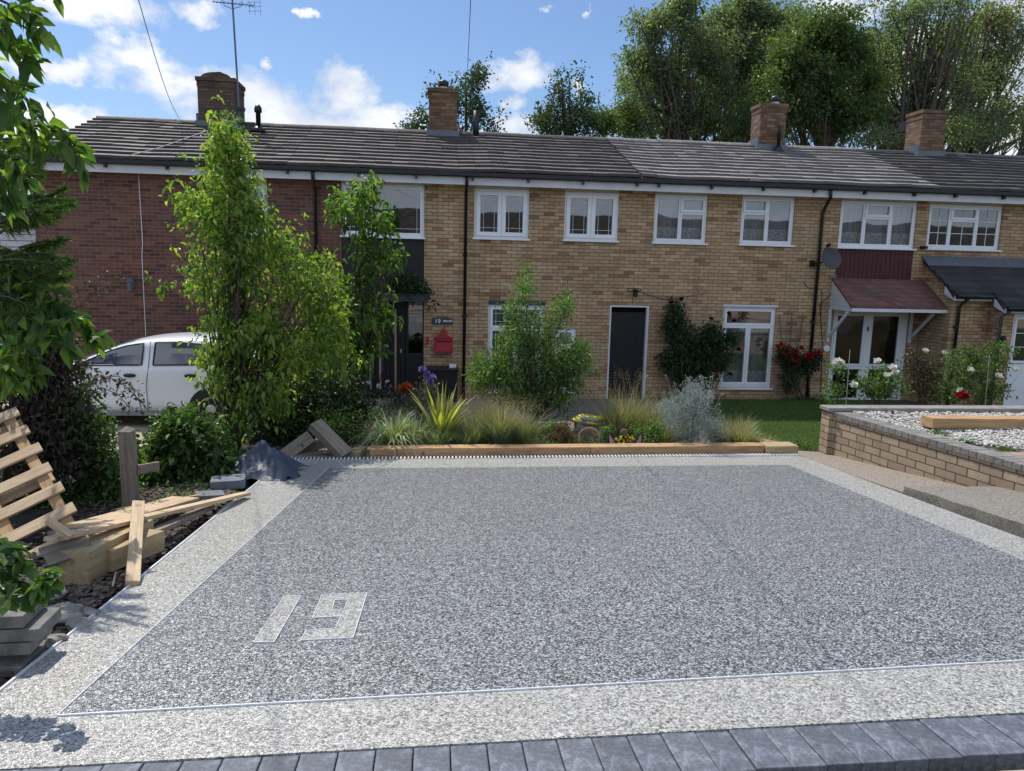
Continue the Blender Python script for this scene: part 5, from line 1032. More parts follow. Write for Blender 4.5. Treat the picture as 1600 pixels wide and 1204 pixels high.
bgtree('poplar_tree', 'tall tree reaching the top of the picture behind the third chimney', 36, [(1170, 110, 60, 85), (1175, 25, 28, 30), (1150, 60, 40, 40), (1215, 50, 22, 35), (1200, 190, 60, 40), (1120, 60, 22, 24)], 430, 62, .5, .23, L_TREE, 1170, r0=.35, nbr=90)
bgtree('oak_tree', 'dense rounded bright green tree in the middle of the grove', 31, [(1290, 130, 62, 90), (1262, 70, 40, 40), (1320, 75, 35, 40), (1270, 190, 80, 45), (1330, 150, 30, 60), (1240, 140, 40, 50)], 620, 75, .5, .2, L_TREE2, 1285, r0=.35, nbr=60, shell=.4)
bgtree('willow_tree', 'airy many limbed tree with sky showing between its branches', 32, [(1400, 60, 55, 50), (1460, 50, 60, 50), (1380, 130, 45, 60), (1440, 140, 70, 50), (1500, 110, 40, 60), (1420, 200, 80, 30), (1470, 15, 50, 22), (1360, 190, 40, 40)], 520, 34, .5, .19, L_TREE, 1395, r0=.34, nbr=240, stems=4, spread=.35, shell=.6, upright=.1)
bgtree('willow_tree', 'olive green leaning tree at the right end of the grove', 35, [(1540, 90, 55, 50), (1510, 130, 40, 70), (1560, 50, 60, 35), (1590, 110, 40, 70), (1540, 200, 60, 30), (1600, 200, 60, 40)], 430, 42, .5, .21, L_TREE3, 1490, r0=.34, nbr=200, stems=3, spread=.35, shell=.6, upright=.1)
bgtree('willow_tree', 'thin leafed tree low behind the fourth chimney', 29, [(1560, 205, 70, 30), (1480, 215, 60, 18), (1620, 180, 50, 50), (1400, 222, 60, 14)], 170, 45, .45, .17, L_TREE, 1600, r0=.2, nbr=60)
bgtree('lime_tree', 'distant tree filling in behind the left of the grove', 44, [(1080, 150, 90, 60), (1150, 120, 70, 70), (1040, 190, 60, 30), (1000, 200, 50, 20)], 360, 50, .7, .3, L_TREE, 1090, r0=.3, nbr=20)
bgtree('lime_tree', 'distant tree filling in behind the middle of the grove', 45, [(1240, 110, 80, 80), (1320, 130, 80, 80), (1280, 190, 110, 40)], 400, 50, .7, .3, L_TREE, 1270, r0=.3, nbr=20)
bgtree('lime_tree', 'distant tree filling in behind the right of the grove', 46, [(1430, 100, 90, 70), (1530, 110, 90, 70), (1480, 190, 140, 40), (1380, 170, 60, 50)], 210, 40, .7, .3, L_TREE3, 1460, r0=.3, nbr=20)
# bright columnar pear tree left of the entrance
yp = 10.3; b = B(368, 700, yp)
tree('pear_tree', 'tall bright green upright young tree beside the blue grey tarpaulin', 'tree', b, plobes(yp, [(358, 215, 9, 42), (358, 225, 10, 40), (360, 250, 14, 40), (352, 240, 10, 46), (358, 235, 16, 60), (350, 300, 42, 50), (330, 340, 50, 55), (395, 320, 36, 45, .1), (365, 400, 80, 80), (435, 385, 42, 50, .2), (470, 435, 50, 60, .3), (500, 500, 45, 50, .3), (365, 480, 66, 90), (430, 530, 66, 60, -.1), (355, 570, 42, 70), (485, 530, 50, 45, .2), (410, 600, 50, 50), (535, 555, 32, 18, .1), (360, 640, 30, 45), (290, 325, 14, 16)], dy=.55), 860, 15, .15, .078, .042, L_PEAR, BARK, gaps=5, r0=.045, nbr=130, near=True, stems=5, spread=.07, up=.15, droopdir=.7, upright=-.25, lo=.05, hi=.35, droop=.35, cwig=.06)
# low sprig out to the left
# broad leaved tree before the entrance
yq_ = 12.2; b = B(560, 640, yq_)
tree('magnolia_tree', 'darker large leaved small tree half hiding the charcoal entrance', 'tree', b, plobes(yq_, [(563, 318, 8, 28), (566, 312, 8, 22), (565, 325, 14, 34), (575, 300, 22, 10), (530, 325, 8, 20), (575, 400, 24, 40), (605, 405, 20, 10), (560, 470, 42, 50), (590, 490, 20, 40), (535, 540, 55, 40), (600, 350, 8, 26), (480, 570, 55, 45)], dy=.5), 250, 13, .15, .115, .062, L_BIG, BARK, gaps=5, r0=.05, nbr=120, near=True, stems=3, spread=.07, droopdir=.8, upright=0, droop=.4)
def shrub(name, label, Y, lobes, ncl, per, cr, L, mat, u, v=700, cat='shrub', W=.55, nbr=40, r0=.03, group=None, near=True, dy=None, h=0.0, **k):
    b = B(u, v, Y, h); return tree(name, label, cat, b, plobes(Y, lobes, dy), ncl, per, cr, L, L*W, mat, k.pop('bark', BARK), r0=r0, nbr=nbr, near=near, group=group, crown='foliage', stem='stems', stems=k.pop('stems', 3), spread=.08, **k)
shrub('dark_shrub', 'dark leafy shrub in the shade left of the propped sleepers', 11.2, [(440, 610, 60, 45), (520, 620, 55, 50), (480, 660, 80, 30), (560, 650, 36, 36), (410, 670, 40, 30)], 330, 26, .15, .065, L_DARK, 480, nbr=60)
shrub('fern_plant', 'small pale leaved fern patch behind the propped sleepers', 10.6, [(560, 680, 35, 14), (530, 660, 40, 26), (590, 650, 14, 16)], 110, 16, .08, .04, L_HEDGE, 545, nbr=25, cat='fern')
shrub('laurel_hedge', 'green laurel shrub between the wooden post and the tarpaulin', 8.3, [(270, 710, 45, 40), (310, 690, 40, 45), (245, 740, 30, 22), (330, 730, 40, 26), (285, 660, 30, 20)], 330, 15, .13, .085, L_HEDGE, 285, nbr=60)
shrub('ivy_shrub', 'variegated green undergrowth left of the wooden post', 7.4, [(150, 700, 34, 60), (165, 760, 30, 35), (130, 780, 60, 40), (120, 640, 30, 50)], 270, 17, .11, .055, L_HEDGE, 140, nbr=50)
shrub('purple_smoke_bush', 'dark purple leaved bush at the left in front of the car', 7.3, [(50, 560, 60, 75), (80, 620, 52, 70), (40, 700, 85, 90), (100, 690, 50, 60), (20, 470, 50, 40), (95, 540, 22, 36)], 620, 20, .13, .052, L_PURP, 50, nbr=90)
pr = E('smoke_bush_sprig', B(190, 600, 6.9), 'arching purple leaved sprays crossing the white car', 'shrub'); mb = MB(); vf = []
for pts in ([(120, 640), (140, 600), (170, 590), (200, 605), (232, 640)], [(120, 640), (150, 590), (185, 588), (215, 610), (222, 645)], [(125, 640), (135, 612), (160, 605), (185, 615), (205, 640)], [(60, 560), (100, 470), (130, 450), (165, 428)], [(60, 560), (110, 490), (150, 455), (195, 432)], [(70, 500), (120, 480), (140, 500), (150, 540)]):
    P_ = [np.array(onY(u, v, 6.9)) for u, v in pts]; mb.tube([tuple(p) for p in P_], .004, 5); q = np.concatenate([np.linspace(P_[i], P_[i+1], 9) for i in range(len(P_)-1)]); q = q[6:]
    vf.append(scatter_leaves(q, .05, 3, .034, .024, near=True))
V, F = joinVF(vf); npmesh('foliage', V, F, L_PURP, pr); mb.build('stems', BARK, pr)
# conifer sprays
o = E('conifer_tree', B(20, 500, 6.0), 'dark green feathery conifer reaching in at the left edge', 'tree'); vf = []; mb = MB()
for u, v, du, dv in ((20, 280, 60, -6), (10, 320, 90, 5), (20, 360, 75, -12), (0, 400, 100, 18), (10, 440, 110, -18), (40, 470, 75, -45), (0, 260, 40, -30), (20, 500, 60, 40), (60, 400, 58, -6), (70, 330, 45, -20), (10, 230, 90, -2), (0, 380, 60, 30), (0, 470, 60, 20)):
    for k in range(5):
        y = 6.0+rng.uniform(-.5, .5); a = np.array(onY(u-30, v+rng.uniform(-14, 14), y)); b_ = np.array(onY(u+du*rng.uniform(.5, 1), v+dv+rng.uniform(-22, 22), y+rng.uniform(-.3, .3))); mb.tube([tuple(a), tuple((a+b_)/2+[0, 0, .03]), tuple(b_)], [.012, .008, .003], 5); n = 200; t = rng.uniform(.1, 1, n); p = a+(b_-a)*t[:, None]
        d = unit(b_-a)+rng.normal(0, .55, (n, 3)); vf.append(leaf_geo(p, d, rng.normal(0, 1, (n, 3)), .10*(1.15-t*.5), .008, .1, .15, near=False))
V, F = joinVF(vf); npmesh('crown', V, F, L_CON, o); mb.tube([(o.location.x-.5, 6.0, gz(6)-.1), (o.location.x-.45, 6.0, 3.3)], [.1, .03], 8); mb.build('trunk', BARK, o, smooth=True)
# near broad-leaved tree hanging in at the left
def sprays(name, label, cat, base, tr_top, items, L, W, mat, per=7, br=.006, group=None, thick=.05, fold=.18):
    o = E(name, base, label, cat, group); mb = MB(); vf = []
    if tr_top: trunk(mb, base, tr_top, thick, thick*.3, seg=9)
    for it in items:
        P_ = [np.array(at(u, v, d)) for u, v, d in it]; n = len(P_)
        cs = np.concatenate([np.linspace(P_[i], P_[i+1], 14, endpoint=False) for i in range(n-1)]+[P_[-1:]]); mb.tube([tuple(p) for p in cs[::4]], [br*(1.3-j/len(cs[::4])) for j in range(len(cs[::4]))], 6)
        q = cs[rng.integers(3, len(cs), int(per*(n-1)*3))]; tn = unit(P_[-1]-P_[0]); k = len(q)
        D_ = tn*.6+rng.normal(0, .75, (k, 3)); D_[:, 2] -= .55; s = rng.uniform(.7, 1.15, k); Nn = rng.normal(0, .8, (k, 3)); Nn[:, 2] += .8; Nn[:, 1] -= .5
        vf.append(leaf_geo(q+rng.normal(0, .012, q.shape), D_, Nn, L*s, W*s, fold, .25, True))
    V, F = joinVF(vf); npmesh('leaves', V, F, mat, o); mb.build('branches', BARK, o, smooth=True); return o
sprays('cherry_tree', 'near tree with big pointed leaves hanging in at the top left corner', 'tree', (-3.3, 2.7, -.25), (-3.0, 2.9, 3.2),
       [[(-120, -40, 2.7), (-20, -10, 2.6), (40, 20, 2.55), (65, 50, 2.5)], [(-120, 10, 2.7), (-30, 30, 2.6), (20, 60, 2.6), (45, 100, 2.55)], [(-130, 60, 2.8), (-40, 90, 2.7), (20, 130, 2.6), (50, 170, 2.6)], [(-130, 110, 2.8), (-30, 140, 2.7), (35, 190, 2.7), (60, 235, 2.7)],
        [(-120, 160, 2.8), (-20, 180, 2.8), (60, 190, 2.7), (105, 215, 2.7), (128, 262, 2.7)], [(-120, 200, 2.9), (-30, 220, 2.8), (20, 250, 2.7), (40, 290, 2.7)], [(-120, -80, 2.5), (-10, -70, 2.5), (50, -40, 2.5), (85, -10, 2.5)], [(-140, 230, 2.9), (-40, 240, 2.8), (0, 270, 2.8), (15, 330, 2.8)], [(-140, 60, 2.6), (-60, 60, 2.6), (-10, 20, 2.5), (10, 60, 2.5)], [(-140, 100, 2.5), (-60, 100, 2.5), (-5, 120, 2.4), (10, 180, 2.4)]],
       .085, .040, L_BIG, per=5, thick=.07)
sprays('wisteria_shrub', 'yellow green large leaved climber at the left edge above the purple bush', 'shrub', (-4.6, 5.4, -.5), (-4.4, 5.4, 1.3),
       [[(-80, 470, 5.32), (0, 460, 5.19), (60, 465, 5.19), (110, 500, 5.19)], [(-80, 500, 5.32), (0, 490, 5.19), (60, 500, 5.05), (105, 540, 5.05)], [(-80, 440, 5.32), (0, 440, 5.19), (40, 460, 5.19), (80, 450, 5.19)], [(-80, 540, 5.19), (-10, 530, 5.05), (40, 545, 4.92), (55, 590, 4.92)], [(-80, 560, 5.19), (-20, 550, 4.92), (10, 570, 4.79), (22, 600, 4.79)], [(-60, 430, 5.32), (-10, 400, 5.19), (20, 420, 5.19)],
        [(50, 470, 5.45), (100, 480, 5.45), (130, 505, 5.45), (152, 535, 5.45)], [(-80, 520, 5.32), (0, 500, 5.19), (40, 520, 5.19), (90, 510, 5.05)]],
       .135, .066, L_BIG, per=8, thick=.03)
sprays('ivy_plant', 'dark green leaves in the bottom left corner below the pallet', 'shrub', (-2.9, 3.6, -.35), None,
       [[(-60, 840, 3.3), (0, 860, 3.25), (40, 880, 3.2)], [(-60, 880, 3.3), (0, 890, 3.2), (30, 920, 3.2)], [(-60, 860, 3.3), (-10, 850, 3.25), (30, 860, 3.2)], [(-60, 930, 3.2), (-10, 920, 3.15), (20, 935, 3.1)], [(30, 940, 3.2), (60, 920, 3.15), (78, 900, 3.1)]], .075, .055, L_HEDGE, per=7, br=.004)
sprays('leafy_sprig', 'isolated leafy twig beside the wall lamp on the red brick', 'twig', (onY(330, 450, 10.0).x, 10.0, onY(330, 448, 10).z), None, [[(330, 446, 10.1), (300, 443, 10.1), (270, 444, 10.1), (230, 432, 10.1)], [(262, 443, 10.1), (250, 452, 10.1), (255, 462, 10.1)]], .085, .045, L_PEAR, per=3, br=.004)
# planting bed in the middle
def tuft(name, label, cat, c, specs, group=None):
    o = E(name, c, label, cat, group)
    for nm, mat, kw in specs: V, F = blades(c, **kw); npmesh(nm, V, F, mat, o)
    return o
def Bt(u, v): p = onS(u, v, 0); return (p.x, max(p.y, 9.72), gz(p.y)+.01)
def bed(u, y): p = onY(u, 690, y); return (p.x, y, gz(y)+.0)
GG = 'ornamental grass clumps in the planting bed'
tuft('variegated_grass', 'arching cream striped grass at the left end of the bed', 'grass plant', bed(614, 9.95), [('blades', L_VAR, dict(n=170, h=.72, spread=.95, wd=.024, lean=1.0, droop=.95, rad0=.12)), ('seed_stems', L_STRAW, dict(n=120, h=.42, spread=.7, wd=.006, lean=.8, rad0=.15))])
tuft('phormium', 'yellow striped sword leaved plant rising behind the low grasses', 'phormium', bed(688, 10.15), [('blades', L_YEL, dict(n=46, h=.86, spread=.8, wd=.05, lean=.85, droop=.25, rad0=.08, jitter=.35))])
tuft('variegated_grass', 'second cream striped grass between the bed edge and the yellow phormium', 'grass plant', bed(650, 10.1), [('blades', L_VAR, dict(n=90, h=.68, spread=.85, wd=.02, lean=.9, droop=.7, rad0=.12))])
for u, y, n, h, mat, mt2, lb in ((640, 9.85, 420, .38, L_GRASS, L_STRAW, 'low brownish green tuft right behind the left end of the edging'), (682, 9.85, 520, .34, L_BLUE, L_GRASS, 'rounded blue green tuft below the yellow phormium'), (722, 9.95, 300, .30, L_BLUE, L_GRASS, 'small green tuft between the two bigger round tufts'), (782, 9.95, 850, .62, L_BLUE, L_STRAW, 'large fine green grass with tan seed haze'), (835, 9.9, 260, .26, L_GRASS, L_GRASS, 'short green tuft right of the large fine grass'), (1160, 10.0, 500, .34, L_GRASS, L_STRAW, 'low tuft right of the silver plant'), (1192, 9.95, 250, .22, L_GRASS, L_STRAW, 'small tuft near the right end of the edging'), (965, 10.6, 300, .72, L_GRASS, L_STRAW, 'tall pale feather grass before the boarded door'), (1005, 10.5, 260, .55, L_GRASS, L_STRAW, 'feather grass beside the silver plant'), (860, 9.85, 200, .2, L_HEDGE, L_GRASS, 'low green mat behind the middle of the edging'), (755, 11.2, 320, .55, L_GRASS, L_STRAW, 'tan grass at the foot of the round green shrub'), (1022, 10.9, 220, .62, L_GRASS, L_STRAW, 'back feather grass nearest the boarded door frame')):
    tuft('grass_clump', lb, 'grass plant', bed(u, y), [('blades', mat, dict(n=n, h=h, spread=.9, wd=.006, lean=.85, droop=.35, rad0=.12)), ('seed_heads', mt2, dict(n=int(n*.35), h=h*1.25, spread=.85, wd=.006, lean=.8, rad0=.12, droop=.3))], GG)
def plume(parent, c, n, h, r, mat, sz=.012, sc=.5):
    c = np.array(c); a = rng.uniform(0, 6.28, n); rr = r*rng.uniform(.1, 1, n)**.6; tip = c+np.stack([np.cos(a)*rr, np.sin(a)*rr, h*rng.uniform(.75, 1.08, n)], 1)
    k = 26; P = np.repeat(tip, k, 0)+rng.normal(0, 1, (n*k, 3))*[.022, .022, .055]*np.array(sc*2); V, F = leaf_geo(P, rng.normal(0, 1, P.shape)+[0, 0, .8], rng.normal(0, 1, P.shape), sz, sz*.5, 0, 0, near=False); npmesh('seed_plumes', V, F, mat, parent)
for nm, c, n, h, r in (('grass_clump.003', bed(782, 9.95), 46, .72, .40), ('grass_clump.007', bed(965, 10.6), 20, .86, .34), ('grass_clump.008', bed(1005, 10.5), 14, .66, .3), ('grass_clump.010', bed(755, 11.2), 26, .7, .4), ('grass_clump.011', bed(1022, 10.9), 12, .78, .26)): plume(bpy.data.objects[nm], c, n, h, r, L_STRAW)
shrub('buddleia_shrub', 'large bright green bushy shrub with tall spires before the ground floor window', 11.6, [(830, 570, 74, 46), (845, 515, 42, 36), (895, 575, 34, 34), (770, 575, 34, 32), (805, 530, 26, 28), (785, 590, 40, 34), (875, 580, 38, 40), (838, 620, 66, 22), (819, 450, 6, 34), (880, 480, 7, 26), (881, 475, 5, 24), (905, 545, 16, 12), (745, 590, 12, 14), (800, 480, 8, 16)], 620, 20, .12, .062, L_SHRUB, 835, nbr=120, W=.42, dy=.55, r0=.03)
o = shrub('curry_plant', 'silvery grey bushy plant at the right end of the bed', 10.05, [(1080, 655, 48, 42), (1075, 630, 40, 26), (1090, 612, 26, 20), (1045, 640, 16, 20), (1115, 670, 18, 24)], 400, 20, .065, .036, L_SILV, 1080, nbr=110, W=.2, dy=.38, r0=.012, bark=L_SILV)
mb = MB(); vf = []
for k in range(26):
    u, v = random.gauss(1082, 22), random.uniform(585, 618); p = onY(u, v, 10.05+random.uniform(-.2, .2)); q = onY(1080+(u-1080)*.6, 650, 10.05); mb.tube([q, (p+q)/2+Vector((.01, 0, 0)), p], .003, 4); vf.append(scatter_leaves(np.array([p]), .022, 16, .018, .012))
mb.build('flower_stems', L_SILV, o); V, F = joinVF(vf); npmesh('flower_heads', V, F, L_SILV, o)
def flowers(name, label, cat, items, mat, r, parent=None, stem=True, Y=10.5, np_=16, part='flower', group=None):
    """items (u, v[, dy]); each flower a rosette of cupped petals"""
    for (u, v, *dd) in items:
        c = np.array(onY(u, v, Y+(dd[0] if dd else 0))); n = np_; a = np.linspace(0, 6.28*3, n)+rng.uniform(0, 1); el = np.linspace(.1, 1.2, n)
        D_ = np.stack([np.cos(a)*np.cos(el), np.sin(a)*np.cos(el), np.sin(el)], 1); ax = unit(np.array([rng.normal(0, .3), -.5, .8])); 
        R3 = np.array(Vector((0, 0, 1)).rotation_difference(Vector(ax)).to_matrix()); D_ = D_ @ R3.T; V, F = leaf_geo(np.repeat(c[None], n, 0)+D_*r*.1, D_, np.repeat(ax[None], n, 0), r*rng.uniform(.75, 1.05, n), r*.95, .15, -.1, True)
        f = npmesh(part, V, F, mat, parent)
b = shrub('flower_clump', 'greyish flowering plants with lilac and orange red blooms under the letter box', 11.6, [(640, 625, 30, 24), (668, 615, 20, 24), (610, 630, 20, 20), (690, 640, 20, 20)], 170, 15, .09, .045, leaf_mat('greyed_leaf', [(.07, .08, .055), (.14, .14, .11), (.22, .21, .19)], .3), 650, nbr=40)
flowers('', '', '', [(668, 587), (676, 592), (660, 580), (672, 598)], F_LILAC, .075, b, Y=11.55); flowers('', '', '', [(628, 608), (634, 604), (631, 612), (640, 607)], F_ORANGE, .07, b, Y=11.5); flowers('', '', '', [(575, 600), (592, 604), (606, 598)], F_WHITE, .045, b, Y=11.7)
shrub('canopy_planter', 'dark trailing plants growing on the flat charcoal canopy', 15.65, [(640, 448, 24, 14), (622, 440, 14, 10), (660, 458, 12, 6), (674, 480, 4, 7)], 110, 14, .12, .075, L_DARK, 640, nbr=12, h=onY(640, 459, 15.65).z-gz(15.65)+.06, stems=1, cat='plants')
# objects in the bed
def Ez(nm, lb, cat, u, v, y): p = onY(u, v, y); return E(nm, (p.x, y, gz(y)), lb, cat), p
o, p = Ez('wicker_hoop', 'upright wicker hoop basket rim in the planting bed', 'basket', 920, 680, 9.95); k = (Vector((p.x, 9.95, p.z))-Vector((0, 0, H))).dot(fwd)/FPX
c = onY(920, 684, 9.95); R_ = 17*k; WK = wood_mat('wicker', (.22, .14, .08), (.42, .30, .18), .4)
for rr, yy in ((R_, 0), (R_*.93, .03)): MB().tube([(c.x+rr*math.cos(t), 9.95+yy, c.z+rr*math.sin(t)) for t in np.linspace(0, 2*math.pi, 25)], .011, 6, cap=False).build('hoop', WK, o, smooth=True)
mb = MB()
for t in np.linspace(0, 2*math.pi, 22): mb.tube([(c.x+R_*math.cos(t), 9.95, c.z+R_*math.sin(t)), (c.x+R_*.55*math.cos(t), 10.12, c.z+R_*.55*math.sin(t))], .006, 4)
mb.build('weave', WK, o)
o, p = Ez('eared_planter', 'small ornament with two pink ears and yellow flowers behind the edging', 'ornament', 977, 690, 9.8); PINK = M('pink_felt', (.42, .24, .30), .7, .1, 20)
for s in (-1, 1):
    u0 = 977+s*18; a, b_, t_ = onY(u0-6, 699, 9.8), onY(u0+6, 699, 9.8), onY(u0+s*9, 672, 9.8)
    pts = [tuple(a), tuple(b_), tuple(b_+(t_-b_)*.5+Vector((.012 if s > 0 else .014, 0, 0))), tuple(t_), tuple(a+(t_-a)*.5-Vector((.012, 0, 0)))]; e = MB().prism(pts, (0, .018, 0)).build('ear', BLACK, o)
    cm = sum((Vector(q) for q in pts), Vector())/5; MB().prism([tuple(cm+(Vector(q)-cm)*.74+Vector((-s*.006, -.004, -.01))) for q in pts], (0, .003, 0)).build('ear_lining', PINK, e)
c = onY(977, 700, 9.85); MB().lathe((c.x, 9.87, gz(9.85)), [(.06, 0), (.10, .05), (.11, c.z-gz(9.85)+.02)], 14).build('pot', M('terracotta', (.35, .15, .08), .8, .2, 9), o, smooth=True)
pp = np.array([onY(u, v, 9.86) for u, v in ((965, 686), (972, 682), (980, 681), (988, 683), (976, 690), (968, 694), (984, 689))]); V, F = scatter_leaves(pp, .03, 26, .022, .016); npmesh('blooms', V, F, F_YEL, o)
MB().blob(onY(975, 674, 9.9), (.055, .05, .05), 12, 8, .12, 2).build('top_knot', M('brown_knit', (.12, .09, .08), .9, .3, 30), o, smooth=True)
o, p = Ez('compost_bag', 'crumpled yellow and grey plastic bag behind the wicker hoop', 'bag', 920, 655, 10.7); c = onY(920, 655, 10.7)
MB().blob(c, (.22, .14, .075), 26, 16, .22, 11).build('bag', M('yellow_plastic', (.50, .42, .03), .35, .3, 9, bmp=1, bs=15), o, smooth=True); MB().blob((c.x+.0, c.y-.06, c.z+.0), (.15, .1, .06), 22, 12, .2, 4).build('printed_band', M('grey_blue_plastic', (.16, .21, .27), .35, .3, 9, bmp=1, bs=15), o, smooth=True)
MB().box(c.x-.2, c.x+.2, c.y-.1, c.y+.1, gz(10.7), c.z-.03).build('crate', WOODG, o)
for i, (u, v, y, s, lb) in enumerate(((858, 655, 10.9, .17, 'grey rock left of the yellow bag'), (838, 660, 10.6, .12, 'smaller grey rock under the green shrub'), (910, 634, 11.4, .09, 'pale pointed stone behind the yellow bag'), (876, 662, 10.4, .1, 'grey rock behind the reddish plant'))):
    c = onY(u, v, y); bb = MB().blob((0, 0, 0), (s*1.3, s, s*.75), 16, 10, .2, i+30).build('rock', M('grey_rock', (.16, .16, .17), .9, .35, 8, bmp=1, bs=30)); bb.location = (c.x, y, gz(y)+s*.4); tag(bb, lb, 'rock', 'rocks in the planting bed')
shrub('succulent_plant', 'low reddish plant left of the wicker hoop', 9.95, [(882, 668, 14, 12), (870, 680, 16, 10), (890, 684, 10, 8)], 60, 14, .05, .035, leaf_mat('reddish_leaf', [(.10, .05, .03), (.22, .10, .05), (.10, .12, .04)], .3), 880, nbr=10, cat='plant')
shrub('low_plant', 'bright green low plant between hoop and eared planter', 10.0, [(945, 672, 12, 12), (895, 695, 24, 6), (930, 692, 16, 6), (820, 695, 40, 6)], 90, 14, .05, .035, L_SHRUB, 945, nbr=10, cat='plant')
# climbing roses and roses
b = shrub('climbing_rose', 'dark leaved climbing rose on the wall between boarded door and window', 15.7, [(1085, 545, 45, 30), (1060, 510, 22, 30), (1055, 485, 9, 14), (1090, 580, 40, 26), (1125, 550, 18, 34), (1140, 530, 16, 8), (1046, 565, 12, 14), (1112, 520, 14, 14)], 330, 20, .13, .07, L_DARK, 1075, nbr=70, dy=.22)
mb = MB(); PO = onY
flowers('', '', '', [(1049, 474), (1065, 469), (1111, 500), (1138, 492), (1146, 503), (1038, 572), (1140, 586), (1154, 548)], leaf_mat('dark_red_petal', [(.05, .008, .012), (.10, .015, .02)], .2), .07, b, Y=15.5, part='rose')
b = shrub('climbing_rose', 'red flowered climbing rose on the fan trellis', 15.75, [(1240, 562, 24, 16), (1262, 570, 14, 18), (1235, 590, 14, 16), (1272, 560, 12, 12), (1224, 550, 12, 10)], 130, 15, .1, .065, L_DARK, 1245, nbr=30, dy=.15)
flowers('', '', '', [(1214, 543), (1220, 540), (1224, 556), (1234, 556), (1245, 556), (1238, 565), (1248, 566), (1262, 556), (1272, 553), (1279, 552), (1277, 579), (1243, 550), (1252, 545), (1268, 562), (1256, 560), (1230, 546), (1217, 549), (1281, 558)], F_RED, .07, b, Y=15.55, part='rose')
RB = 10.1
for lb, Y, lobes, nc, u, fl in (('slender white rose bush at the corner of the raised bed', 11.0, [(1308, 610, 10, 14), (1310, 575, 12, 8), (1300, 620, 9, 8)], 36, 1307, [(1309, 566), (1303, 570), (1314, 568)]),
        ('rounded white rose bush before the right hand glazed door', 11.0, [(1378, 590, 24, 18), (1350, 600, 12, 14), (1372, 610, 20, 14), (1400, 600, 16, 22), (1345, 612, 8, 12)], 85, 1375, [(1334, 603), (1385, 589), (1398, 584), (1371, 566), (1395, 576)]),
        ('brownish thin rose bush in front of the brick side wall', 11.6, [(1440, 580, 30, 26), (1430, 555, 16, 14), (1455, 610, 34, 18)], 110, 1440, [(1444, 550), (1475, 554)]),
        ('bushy green rose with white and red blooms before the half glazed door', 11.0, [(1500, 570, 30, 30), (1530, 590, 32, 30), (1490, 610, 26, 18), (1560, 560, 14, 20), (1565, 545, 10, 10), (1520, 555, 14, 14), (1548, 610, 22, 18)], 200, 1515, [(1560, 590), (1585, 579), (1516, 580), (1500, 611)])):
    mat_ = L_HEDGE if 'brownish' not in lb else leaf_mat('dull_rose_leaf', [(.06, .055, .03), (.10, .10, .05), (.08, .05, .03)], .3)
    b = shrub('rose_bush', lb, Y, lobes, nc, 15, .085, .05, mat_, u, nbr=30 if nc > 50 else 14, dy=.28, r0=.012, group='roses behind the raised bed', upright=-.2)
    flowers('', '', '', fl, F_WHITE, .07, b, Y=Y-.3, part='rose')
    if 'red blooms' in lb: flowers('', '', '', [(1498, 620), (1507, 620), (1503, 616)], F_RED, .085, b, Y=Y-.35, part='rose')
for u0, v0, u1, v1, lb in ((1328, 547, 1323, 632, 'thin pale cane beside the slender white rose'), (1546, 555, 1541, 632, 'thin pale cane among the bushy green roses')): a, c = onY(u0, v0, 10.7), onY(u1, v1, 10.7); tag(MB().tube([a, (c.x, 10.7, gz(10.7))], .007, 6).build('garden_cane', STEEL), lb, 'cane')
# weeds
for u, v, lb in ((1512, 688, 'weed growing in the paved terrace next to the timber sleeper'), (1572, 700, 'second weed in the paved terrace nearer the right edge'), (1598, 665, 'tall weed at the right edge beside the timber sleeper'), (1468, 675, 'tiny weed at the corner of the timber sleeper')):
    p = onZ(u, v, WT); tuft('weed', lb, 'weed', (p.x, p.y, WT-.02), [('blades', L_HEDGE, dict(n=90, h=.07 if u != 1598 else .2, spread=1.3, wd=.007, lean=1.2, rad0=.09))])
V, F = scatter_leaves(np.array([(random.uniform(4.9, 9), random.choice((10.1+random.random()*.5, 15.75)), 0) for _ in range(0)]+[(4.7+random.random()*.6, 15.8, -1.1) for _ in range(20)]+[(7.9+random.random()*1.0, 15.8, -1.1) for _ in range(30)]+[(5.35+random.random()*.12, 9.9+random.random()*.4, gz(10)+.03) for _ in range(14)]), .09, 16, .05, .025)
tag(npmesh('wall_foot_weeds', V, F, L_HEDGE), 'low weeds along the foot of the brick wall', 'weeds', kind='stuff')
V, F = scatter_leaves(np.array([(x_, y_, gz(y_)-.03) for x_, y_ in zip(rng.uniform(-5.5, -2.3, 420), rng.uniform(6.8, 10.2, 420))]), .16, 12, .055, .03); tag(npmesh('ground_cover', V, F, L_HEDGE), 'low leafy ground cover under the shrubs left of the driveway', 'ground cover', kind='stuff')
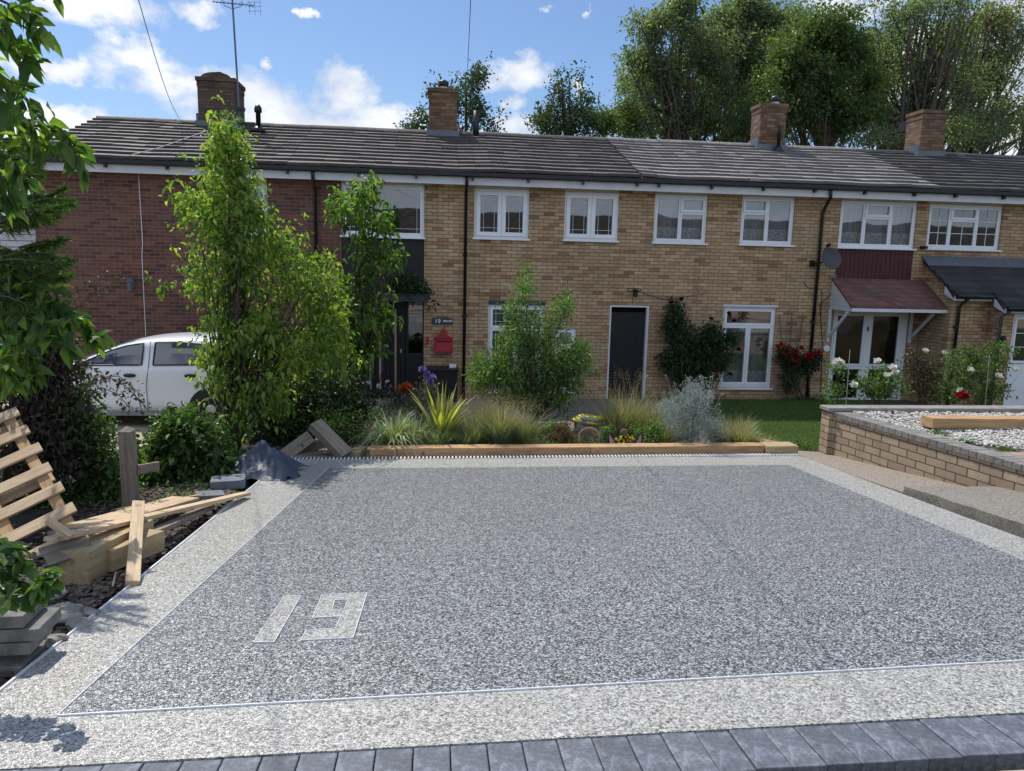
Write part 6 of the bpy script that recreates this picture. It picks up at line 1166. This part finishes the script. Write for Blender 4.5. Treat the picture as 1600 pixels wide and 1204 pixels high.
# more of the bed: fillers behind the edging
for i, (u, y, n, h, mat, mt2, lb) in enumerate(((600, 10.3, 260, .42, L_GRASS, L_STRAW, 'wispy tan tuft behind the striped grass at the left end'), (628, 10.5, 260, .5, L_GRASS, L_STRAW, 'tan tuft under the orange blooms'), (665, 10.7, 260, .5, L_BLUE, L_STRAW, 'green tuft under the lilac blooms'), (742, 10.2, 380, .5, L_BLUE, L_STRAW, 'fine tuft joining the large fine grass on its left'), (812, 10.1, 460, .55, L_GRASS, L_STRAW, 'fine tan tuft joining the large fine grass on its right'),
        (770, 10.7, 380, .6, L_GRASS, L_STRAW, 'tan grass directly behind the large fine grass'), (708, 11.2, 260, .5, L_BLUE, L_STRAW, 'green grass behind the phormium'), (940, 10.9, 260, .5, L_GRASS, L_STRAW, 'thin tan grass behind the yellow bag'), (985, 10.9, 300, .8, L_GRASS, L_STRAW, 'tall tan grass between the two feather grasses'), (1035, 10.3, 260, .4, L_GRASS, L_STRAW, 'tan grass at the left foot of the silver plant'),
        (1128, 10.2, 380, .4, L_GRASS, L_STRAW, 'green grass at the right foot of the silver plant'), (1150, 10.5, 260, .45, L_GRASS, L_STRAW, 'wispy grass between silver plant and lawn'), (1215, 9.95, 200, .16, L_HEDGE, L_GRASS, 'short green fringe at the right end of the bed'), (840, 10.6, 300, .34, L_BLUE, L_GRASS, 'blue green tuft in front of the grey rock'), (898, 10.3, 200, .25, L_HEDGE, L_STRAW, 'low green tuft left of the wicker hoop'))):
    tuft('grass_clump', lb, 'grass plant', bed(u, y), [('blades', mat, dict(n=n, h=h, spread=.95, wd=.006, lean=.85, droop=.35, rad0=.15)), ('seed_heads', mt2, dict(n=int(n*.3), h=h*1.2, spread=.9, wd=.006, lean=.8, rad0=.15, droop=.3))], GG)
    if h > .45: plume(bpy.data.objects[[q.name for q in bpy.data.objects if q.get('label') == lb][0]], bed(u, y), 22, h*1.2, .32, L_STRAW)
for u, y, lb in ((735, 10.6, 'low leafy plant behind the small green tuft'), (1010, 10.0, 'low silvery green plant right of the eared planter'), (850, 10.2, 'low leafy plant in the middle of the bed'), (1060, 10.9, 'green leaves behind the silver plant')):
    shrub('low_plant', lb, y, [(u, 678, 26, 12), (u+12, 668, 16, 10)], 60, 16, .08, .04, L_SHRUB, u, nbr=8, cat='plant')
